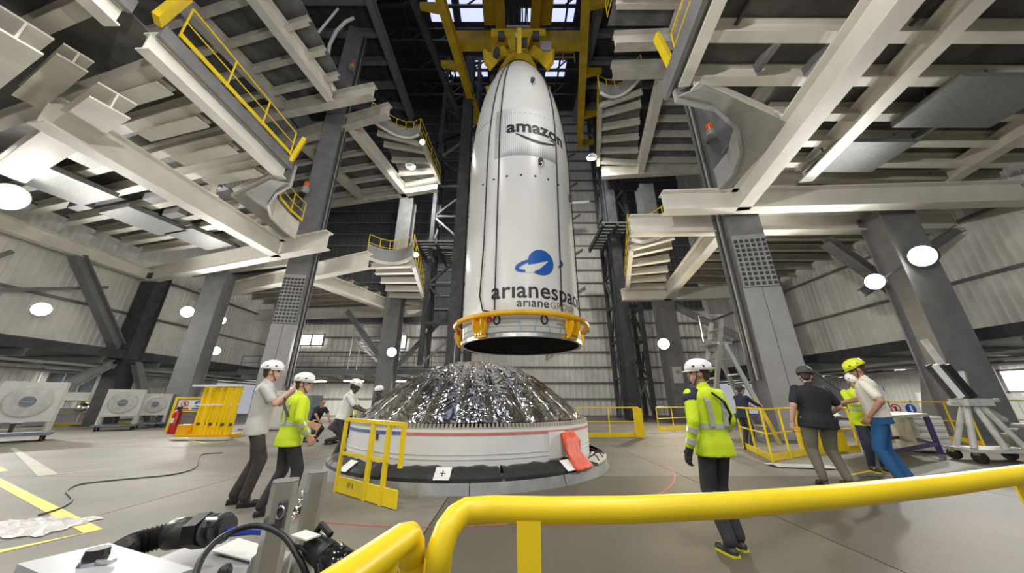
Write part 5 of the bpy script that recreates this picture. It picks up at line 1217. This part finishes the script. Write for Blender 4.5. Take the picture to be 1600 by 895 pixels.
def person(label, X, Y, yaw, H, arms, shirt, trousers, shoes, skin='light', helmet=None, head_yaw=0., head_pitch=0., lean=0., side_lean=0., build=1.0, sleeve='short', stance=(.10, .0, .0), crouch=0., hair=(.05, .03, .02), hivis=False, jacket_hem=.86, gloves=(), z0=0.0, strap=True, glasses=False):
    """x right, y forward, z up in the person's own frame; arms: ((elbow), (wrist)) per side in metres from the shoulder"""
    k = H/1.78; R_ = Matrix.Rotation(yaw, 3, 'Z'); base = Vector((X, Y, z0))
    def W(v): return base+R_ @ (Vector(v)*k)
    def D(v): return R_ @ Vector(v)
    t = thing('person', label, 'person', base)
    hipz = .93-crouch; hw = .095*build
    lr = Matrix.Rotation(-lean, 3, 'X') @ Matrix.Rotation(side_lean, 3, 'Y')
    def T(v): return Vector((0, 0, hipz))+lr @ (Vector(v)-Vector((0, 0, .93)))
    w_, fwdL, fwdR = stance
    ank = [Vector((-w_, fwdL-.02, .085)), Vector((w_, fwdR-.02, .085))]
    hips = [T((-hw, 0, .92)), T((hw, 0, .92))]
    knees = []
    for h, a in zip(hips, ank):
        mid = (h+a)/2; L = (h-a).length; full = .86; bend = math.sqrt(max(0, (full/2)**2-(L/2)**2)) if L < full else 0
        ax = (a-h).normalized(); f = Vector((0, 1, 0)); f = (f-ax*f.dot(ax)).normalized(); knees.append(mid+f*bend+Vector((0, .01, .02)))
    sh = [T((-.185*min(build, 1.18), 0, 1.445)), T((.185*min(build, 1.18), 0, 1.445))]
    # torso outline shared by body and shirt
    TS = [(.83, .188, .128, .0), (.86, .186, .126, .0), (.95, .176, .122, .0), (1.06, .15, .112, .01), (1.18, .158, .115, .012), (1.30, .175, .12, .01), (1.40, .19, .112, .0), (1.455, .16, .092, -.005), (1.485, .10, .075, -.005), (1.50, .068, .066, -.005)]
    def torso(m, zlo, zhi, grow, bl=build):
        rings = []
        for z, rx, ry, yo in TS:
            if zlo-.001 <= z <= zhi+.001:
                belly = bl if z < 1.35 else 1+(bl-1)*.85
                rings.append((W(T((0, yo, z))), D(lr @ Vector((rx*belly+grow, 0, 0)))*k, D(lr @ Vector((0, ry*belly+grow, 0)))*k))
        loft(m, rings)
    # ---- head frame
    neck = T((0, .0, 1.50)); HR = Matrix.Rotation(yaw+head_yaw, 3, 'Z') @ Matrix.Rotation(-head_pitch, 3, 'X')
    hc = W(T((0, .02, 1.655)))
    def Hd(x, y, z): return hc+HR @ (Vector((x, y, z))*k)
    def ell_(m, c, q, n=14, mm=10):
        c = Vector(c); b0 = len(m.v); m.sphere((0,0,0), 1, n, mm, (q[0]*k, q[1]*k, q[2]*k))
        for i in range(b0, len(m.v)): m.v[i] = c+HR @ m.v[i]
    m = MB(); torso(m, .86, 1.5, -.012)
    capsule(m, W(neck-Vector((0,0,.05))), hc-Vector((0,0,.05*k)), .058*k, .052*k)
    ell_(m, Hd(0, -.008, .025), (.076, .095, .10)); ell_(m, Hd(0, .03, -.045), (.058, .065, .075)); ell_(m, Hd(0, .062, -.085), (.03, .028, .028))
    capsule(m, Hd(0, .085, .02), Hd(0, .108, -.018), .011*k, .016*k, 8); ell_(m, Hd(0, .092, -.058), (.024, .012, .011), 10, 6)
    for s in (-1, 1): ell_(m, Hd(s*.078, -.005, -.01), (.012, .024, .034), 8, 6); ell_(m, Hd(s*.032, .076, .035), (.026, .014, .01), 8, 6)
    eb, wt = [], []
    for i, s in enumerate((-1, 1)):
        e = sh[i]+Vector(arms[i][0]); w2 = sh[i]+Vector(arms[i][1]); eb.append(e); wt.append(w2)
        capsule(m, W(sh[i]), W(e), .052*k*build**.5, .042*k*build**.5); capsule(m, W(e), W(w2), .042*k*build**.5, .029*k)
        fd = D((w2-e).normalized()); pn = D(arms[i][2]) if len(arms[i]) > 2 else D((-s, 0, 0)); 
        hm = MB() if i in gloves else m
        hand(hm, W(w2)+fd*.012, fd, pn, s if abs(fd.z) > .5 else s, .4 if len(arms[i]) < 4 else arms[i][3])
        if i in gloves: capsule(hm, W(w2)-fd*.03, W(w2)+fd*.05, .036, .036); fuse('glove', hm, BLKM, t, .007, 2)
    for i in (0, 1):
        capsule(m, W(hips[i]), W(knees[i]), .078*k*build, .053*k); capsule(m, W(knees[i]), W(ank[i]), .053*k, .036*k)
        capsule(m, W(ank[i]), W(ank[i]+Vector((0, .1, -.05))), .034*k, .03*k)
    fuse('body', m, SKIN[skin], t, .0085, 2)
    # ---- eyes, hair
    for s in (-1, 1): obj('eye', MB().sphere(Hd(s*.031, .083, .012), .011*k, 8, 6), INK, t, smooth=True)
    m = MB(); ell_(m, Hd(0, -.022, .035), (.082, .09, .1)); ell_(m, Hd(0, -.06, -.02), (.062, .045, .06)); fuse('hair', m, mat('hair_%d' % int(hair[0]*1000), hair, .7), t, .01, 1)
    # ---- clothing
    m = MB(); gr = .020 if hivis else .013
    rings_lo = jacket_hem
    torso(m, .95 if rings_lo > .9 else .83, 1.5, gr, build)
    for i in (0, 1):
        if sleeve == 'short':
            e = sh[i]+(eb[i]-sh[i])*.72; capsule(m, W(sh[i]+Vector((0,0,-.012))), W(e), .062*k*build**.5, .064*k*build**.5)
        else:
            capsule(m, W(sh[i]+Vector((0,0,-.012))), W(eb[i]), .068*k, .060*k); capsule(m, W(eb[i]), W(eb[i]+(wt[i]-eb[i])*.93), .060*k, .046*k)
    capsule(m, W(neck+Vector((0, -.01, -.05))), W(neck+Vector((0, -.005, .012))), .072*k, .066*k)
    so = fuse('jacket' if hivis else 'shirt', m, shirt, t, .011, 3)
    m = MB(); torso(m, .86, 1.06, .003)
    for i in (0, 1):
        capsule(m, W(hips[i]+Vector((0, 0, .02))), W(knees[i]), .090*k*build, .075*k*(build**.5)); capsule(m, W(knees[i]), W(ank[i]+Vector((0, -.01, .035))), .075*k*(build**.5), .060*k)
    fuse('trousers', m, trousers, t, .011, 3)
    if hivis:
        RT = mat('reflective_tape', (.52, .54, .50), .3, .2)
        def tband(z, e=.026):
            m = MB(); rg = []
            for dz in (-.025, .025):
                zz = z+dz
                for (z0_, rx0, ry0, y0_), (z1_, rx1, ry1, y1_) in zip(TS, TS[1:]):
                    if z0_ <= zz <= z1_:
                        f = (zz-z0_)/(z1_-z0_); rx, ry, yo = rx0+(rx1-rx0)*f, ry0+(ry1-ry0)*f, y0_+(y1_-y0_)*f
                rg.append((W(T((0, yo, zz))), D(lr @ Vector((rx*build+e, 0, 0)))*k, D(lr @ Vector((0, ry*build+e, 0)))*k))
            loft(m, rg, 28); obj('reflective_band', m, RT, so, smooth=False)
        tband(1.12)
        for s in (-1, 1):
            pts = [W(T((s*.085, -.118-.014, 1.12))), W(T((s*.09, -.126-.014, 1.25))), W(T((s*.10, -.12-.012, 1.36))), W(T((s*.105, -.085, 1.44))), W(T((s*.105, 0, 1.485)))]
            mm = MB()
            for p, q in zip(pts, pts[1:]): mm.bar(p, q, .05*k, .014, D((0, -1, .2)))
            obj('reflective_strip', mm, RT, so)
            i = 0 if s < 0 else 1
            for f in (.30, .75):
                a = W(eb[i]+(wt[i]-eb[i])*f); dd = (W(wt[i])-W(eb[i])).normalized(); obj('sleeve_band', MB().tube([a-dd*.025, a+dd*.025], .0635*k-.012*f*k+.004, 16), RT, so)
    # ---- shoes
    for i in (0, 1):
        m = MB(); a = ank[i]; capsule(m, W(a+Vector((0, -.035, -.045))), W(a+Vector((0, .13, -.05))), .042*k, .040*k); capsule(m, W(a+Vector((0, 0, .02))), W(a+Vector((0, .02, -.03))), .05*k, .05*k)
        so_ = fuse('shoe', m, shoes, t, .01, 2)
        obj('sole', MB().poly([W((a.x+q[0], a.y+q[1], .002)) for q in ((-.035, -.07), (.035, -.07), (.046, .04), (.042, .14), (.0, .175), (-.042, .14), (-.046, .04))], .022*k), MATS.get('sole_yellow') if shoes.name == 'shoe_black_yellow' else BLACK, so_)
    # ---- helmet
    if helmet:
        hm_, brim = helmet
        m = MB(); prof_ = [(.118, -.005), (.126, .0), (.125, .03), (.117, .065), (.10, .095), (.07, .118), (.035, .13), (.0, .133)]
        b0 = len(m.v); m.lathe((0, 0, 0), [(r_*k, z*k) for r_, z in prof_]+[], 28)
        m.lathe((0, 0, 0), [(.0, .115*k), (.11*k, .03*k), (.114*k, -.005*k), (.118*k, -.005*k)], 28)
        for i in range(b0, len(m.v)): v = m.v[i]; v = Vector((v.x*.93, v.y*1.13, v.z)); m.v[i] = Hd(0, -.005, .045)+HR @ v
        hh = obj('helmet', m, hm_, t, smooth=True)
        m = MB(); b0 = 0
        pts = [(x_*.105*k, math.sqrt(max(0, 1-x_*x_))*.125*k) for x_ in (i/8-1 for i in range(17))]
        for (x0, y0) in pts: m.v += [Vector((x0, y0, -.002*k)), Vector((x0*1.02, y0+.045*k*(1-abs(x0)/(.11*k)), -.012*k)), Vector((x0*1.02, y0+.045*k*(1-abs(x0)/(.11*k)), -.018*k)), Vector((x0, y0, -.010*k))]
        for i in range(16):
            for j in range(4): m.f.append((4*i+j, 4*i+4+j, 4*i+4+(j+1) % 4, 4*i+(j+1) % 4))
        m.v = [Hd(0, -.005, .045)+HR @ v for v in m.v]; obj('peak', m, hm_, hh)
        for s in (-1, 1):
            b0 = 0; m = MB()
            for y_ in (-.05, 0, .05): m.bar(Hd(s*.107, y_-.012, .075), Hd(s*.107, y_+.012, .085), .008*k, .018*k)
            obj('vent_slots', m, BLACK, hh, kind='stuff')
            if strap: obj('chin_strap', MB().tube([Hd(s*.095, .02, .045), Hd(s*.085, .03, -.03), Hd(s*.05, .06, -.10), Hd(0, .065, -.118)], .006*k, 6), BLACK, hh)
        if brim: obj('rear_lamp', MB().sphere(Hd(brim*.07, -.13, .05), .026*k, 10, 8), YEL, hh, smooth=True)
    if glasses:
        for s in (-1, 1): obj('glasses', MB().tube([Hd(s*.08, 0, .012), Hd(s*.06, .09, .012), Hd(s*.01, .1, .008)], .006*k, 6), BLACK, t)
    return dict(root=t, W=W, wrist=[W(q) for q in wt], head=Hd, elbow=[W(q) for q in eb], T=T, D=D)
def cloth(name, c, var=.12, bump=.35): return mat(name, c, .8, var=var, scale=5, bump=bump, bscale=9)
HV = cloth('hivis_yellow', (.60, .76, .02), .06, .45); GREYS = cloth('grey_shirt', (.50, .49, .47)); WHITES = cloth('white_shirt', (.76, .75, .72), .04); CREAMS = cloth('cream_shirt', (.74, .70, .60), .04); BLKS = cloth('black_shirt', (.014, .015, .02)); BLKP = cloth('charcoal_trousers', (.035, .034, .036)); BRNP = cloth('dark_brown_trousers', (.055, .045, .04)); OLV = cloth('olive_trousers', (.16, .15, .11)); BLU = cloth('blue_trousers', (.02, .10, .27)); NAVY = cloth('navy_cloth', (.02, .025, .05)); PLUM = cloth('plum_cloth', (.06, .03, .05))
SHB = mat('shoe_black', (.02, .02, .02), .5); SHY = mat('shoe_black_yellow', (.03, .03, .025), .5); mat('sole_yellow', (.65, .60, .02), .5)
HW = mat('helmet_white', (.82, .82, .80), .25, var=.02); HYL = mat('helmet_yellow', (.70, .76, .02), .3, var=.03); HDK = mat('cap_dark', (.06, .065, .055), .6)
R = math.radians
down = lambda s: ((s*.06, -.02, -.29), (s*.08, .06, -.54))
pa = person('person in grey t-shirt and white helmet raising a phone at left', -3.55, 4.85, R(-62), 1.80, (((-.04, .18, -.22), (.10, .33, -.02), (1, 0, 0), .7), ((.05, .17, -.22), (-.06, .34, -.02), (-1, 0, 0), .7)), GREYS, BRNP, SHB, 'light', (HW, 0), 0, -.02, 0, 0, 1.02, stance=(.11, -.05, .10))
c = (pa['wrist'][0]+pa['wrist'][1])/2+Vector((0, 0, .10)); dd = Matrix.Rotation(R(-62), 3, 'Z')
ph = obj('mobile_phone', MB().box(c+dd @ Vector((0, .06, .0)), (.15, .012, .075), dd), BLACK, label='dark mobile phone held up by the person in grey t-shirt', cat='phone')
obj('screen', MB().box(c+dd @ Vector((0, .0535, 0)), (.14, .002, .065), dd), mat('phone_screen', (.1, .12, .15), .2), ph)
pb = person('person in yellow hi-vis jacket and white helmet beside the grey-shirted one', -2.82, 4.46, R(-42), 1.60, (((-.09, .05, -.25), (-.02, .24, -.34)), ((.10, -.03, -.26), (.06, .13, -.47))), HV, BLKP, SHB, 'light', (HW, 0), R(-35), .02, .03, 0, 1.08, 'long', stance=(.11, -.10, .16), hivis=True, jacket_hem=.86)
pc = person('person in white polo and white helmet bending over the left rim of the stage', -3.62, 7.35, R(-78), 1.72, (((.02, .16, -.24), (.10, .38, -.34)), ((-.02, .16, -.24), (-.08, .40, -.34))), WHITES, BLKP, SHB, 'dark', (HW, 0), .1, .25, .22, 0, 1.0, jacket_hem=.95, stance=(.12, -.05, .05))
pd_ = person('person in dark clothes standing behind the dome rim under the gallery', -3.75, 9.6, R(150), 1.66, (down(-1), down(1)), BLKS, BLKP, SHB, 'dark', (HW, 0), 0, .1, .05, 0, 1.0)
pe = person('crouching person in black left of the white-polo worker', -6.75, 11.8, R(-120), 1.75, (((-.03, .2, -.2), (.0, .38, -.38)), ((.03, .2, -.2), (.0, .38, -.38))), BLKS, BLKP, SHB, 'tan', None, 0, .3, .45, 0, 1.0, stance=(.13, .1, -.05), crouch=.32)
pf = person('crouching person in plum clothes nearest the white-polo worker', -5.75, 11.2, R(-60), 1.70, (((-.03, .2, -.2), (.0, .35, -.4)), ((.03, .2, -.2), (.0, .35, -.4))), PLUM, BLKP, SHB, 'tan', None, 0, .3, .5, 0, 1.0, stance=(.13, .12, -.1), crouch=.42)
pg = person('distant person in hi-vis vest behind the white-polo worker', -6.3, 13.2, R(-140), 1.72, (down(-1), ((.05, .2, -.2), (.0, .38, -.25))), HV, NAVY, SHB, 'tan', (HDK, 0), 0, .35, .25, 0, 1.0, 'long', hivis=True, crouch=.1)
ph_ = person('person in yellow hi-vis jacket standing alone before the right column', 1.99, 3.50, R(14), 1.66, (((-.07, -.06, -.28), (-.10, .02, -.53)), ((.07, -.02, -.28), (.07, .16, -.46))), HV, BLKP, SHY, 'tan', (HW, 1), R(52), .0, 0, 0, 1.0, 'long', stance=(.095, -.04, .04), hivis=True, jacket_hem=.86, gloves=(0,))
pi_ = person('heavy-set man in black t-shirt and olive trousers with his back turned at right', 5.15, 5.85, R(-8), 1.82, (((-.12, -.03, -.28), (-.17, .03, -.53)), ((.14, .0, -.27), (.12, .22, -.40))), BLKS, OLV, SHB, 'light', (HDK, 0), R(-35), .12, .02, .07, 1.40, stance=(.17, 0, 0))
pj = person('man in cream polo, blue trousers and yellow helmet with hand on hip at right', 5.98, 5.62, R(40), 1.92, (((-.13, -.12, -.26), (-.09, .05, -.47)), ((.05, .16, -.24), (-.10, .38, -.30))), CREAMS, BLU, SHB, 'tan', (HYL, 0), R(8), .40, .05, 0, 1.06, jacket_hem=.95, stance=(.12, .02, -.06), glasses=True)
pk = person('person in hi-vis jacket facing the camera between the two men at right', 7.0, 6.9, R(165), 1.78, (((-.06, .18, -.2), (.12, .34, -.22)), ((.06, .18, -.2), (-.12, .34, -.22))), HV, NAVY, SHY, 'light', (HW, 0), 0, .35, .1, 0, 1.0, 'long', hivis=True)
pl = person('person in dark jacket leaning on the barrier behind the lone yellow jacket', 6.7, 10.0, R(-75), 1.72, (((-.05, .2, -.18), (.0, .42, -.25)), ((.05, .2, -.18), (.0, .44, -.25))), NAVY, BLKP, SHB, 'tan', (HDK, 0), 0, .1, .15, 0, 1.0, 'long')
c = pi_['wrist'][1]; obj('work_gloves', MB().box(c+Vector((.03, .02, -.16)), (.10, .07, .20), Matrix.Rotation(.4, 3, 'Y')), BLKM, label='pair of black work gloves held by the black-shirted man', cat='gloves')
c = pi_['wrist'][1]+Vector((.12, .12, .02)); obj('clip_board', MB().box(c, (.26, .18, .012), Matrix.Rotation(.5, 3, 'X')), WHITE, label='white paper held between the black-shirted man and the cream-shirted man', cat='paper')
# shoulder bags, prints
bagm = MB().tube([ph_['W']((-.04, -.15, 1.45)), ph_['W']((.08, -.165, 1.36)), ph_['W']((.17, -.13, 1.22)), ph_['W']((.21, -.03, 1.12))], .012, 6)
obj('bag_strap', bagm, BLACK, ph_['root'])
obj('bag_strap', MB().tube([pb['W']((-.06, -.15, 1.46)), pb['W']((.05, -.165, 1.36)), pb['W']((.17, -.12, 1.22))], .014, 6), BLACK, pb['root'])
m_ = MB(); s0_ = ph_['T']((-.185, 0, 1.433)); capsule(m_, ph_['W'](s0_+Vector((.03, 0, .012))), ph_['W'](s0_+Vector((-.012, -.005, -.045))), .071, .0725); fuse('shoulder_patch', m_, NAVY, ph_['root'], .01, 2)
obj('shirt_print', MB().box(pa['W']((-.06, -.137, 1.36)), (.10, .012, .13), Matrix.Rotation(R(-62), 3, 'Z') @ Matrix.Rotation(.4, 3, 'Y')), mat('print_blue', (.10, .09, .38), .6), pa['root'])
obj('shirt_print', MB().box(pj['W']((.08, -.145, 1.36)), (.06, .012, .07), Matrix.Rotation(R(40), 3, 'Z')), mat('print_blue', (.10, .09, .38), .6), pj['root'])
# ================================================================== groups of like things
GRP = dict(floodlight='floodlights round the hall', safety_barrier='yellow safety barriers', person='people in the hall', tube_light='tube lights in the low rooms', steel_column='steel columns of the hall', steel_brace='slanting steel braces', guide_rope='guide ropes on the fairing', paper_notice='papers on the black cover', floor_marking='painted floor lines', service_platform='service platforms at both sides', added_overhead_lamp='added overhead fill lamps', added_upper_lamp='added upper fill lamps', warning_beacon='beacons on the columns', wall_brace='braces on the walls', steel_drum='steel drums at left', equipment_cabinet='equipment cabinets', foreground_railing='railings near the camera', aluminium_post='aluminium posts', lattice_tower='dark lattice towers', roof_platform='platforms under the roof', tower_landing='landings on the towers')
for o in list(S.objects):
    if o.parent is None and o.get('label'):
        k = o.name.split('.')[0]
        if k in GRP and not o.get('group'): o['group'] = GRP[k]
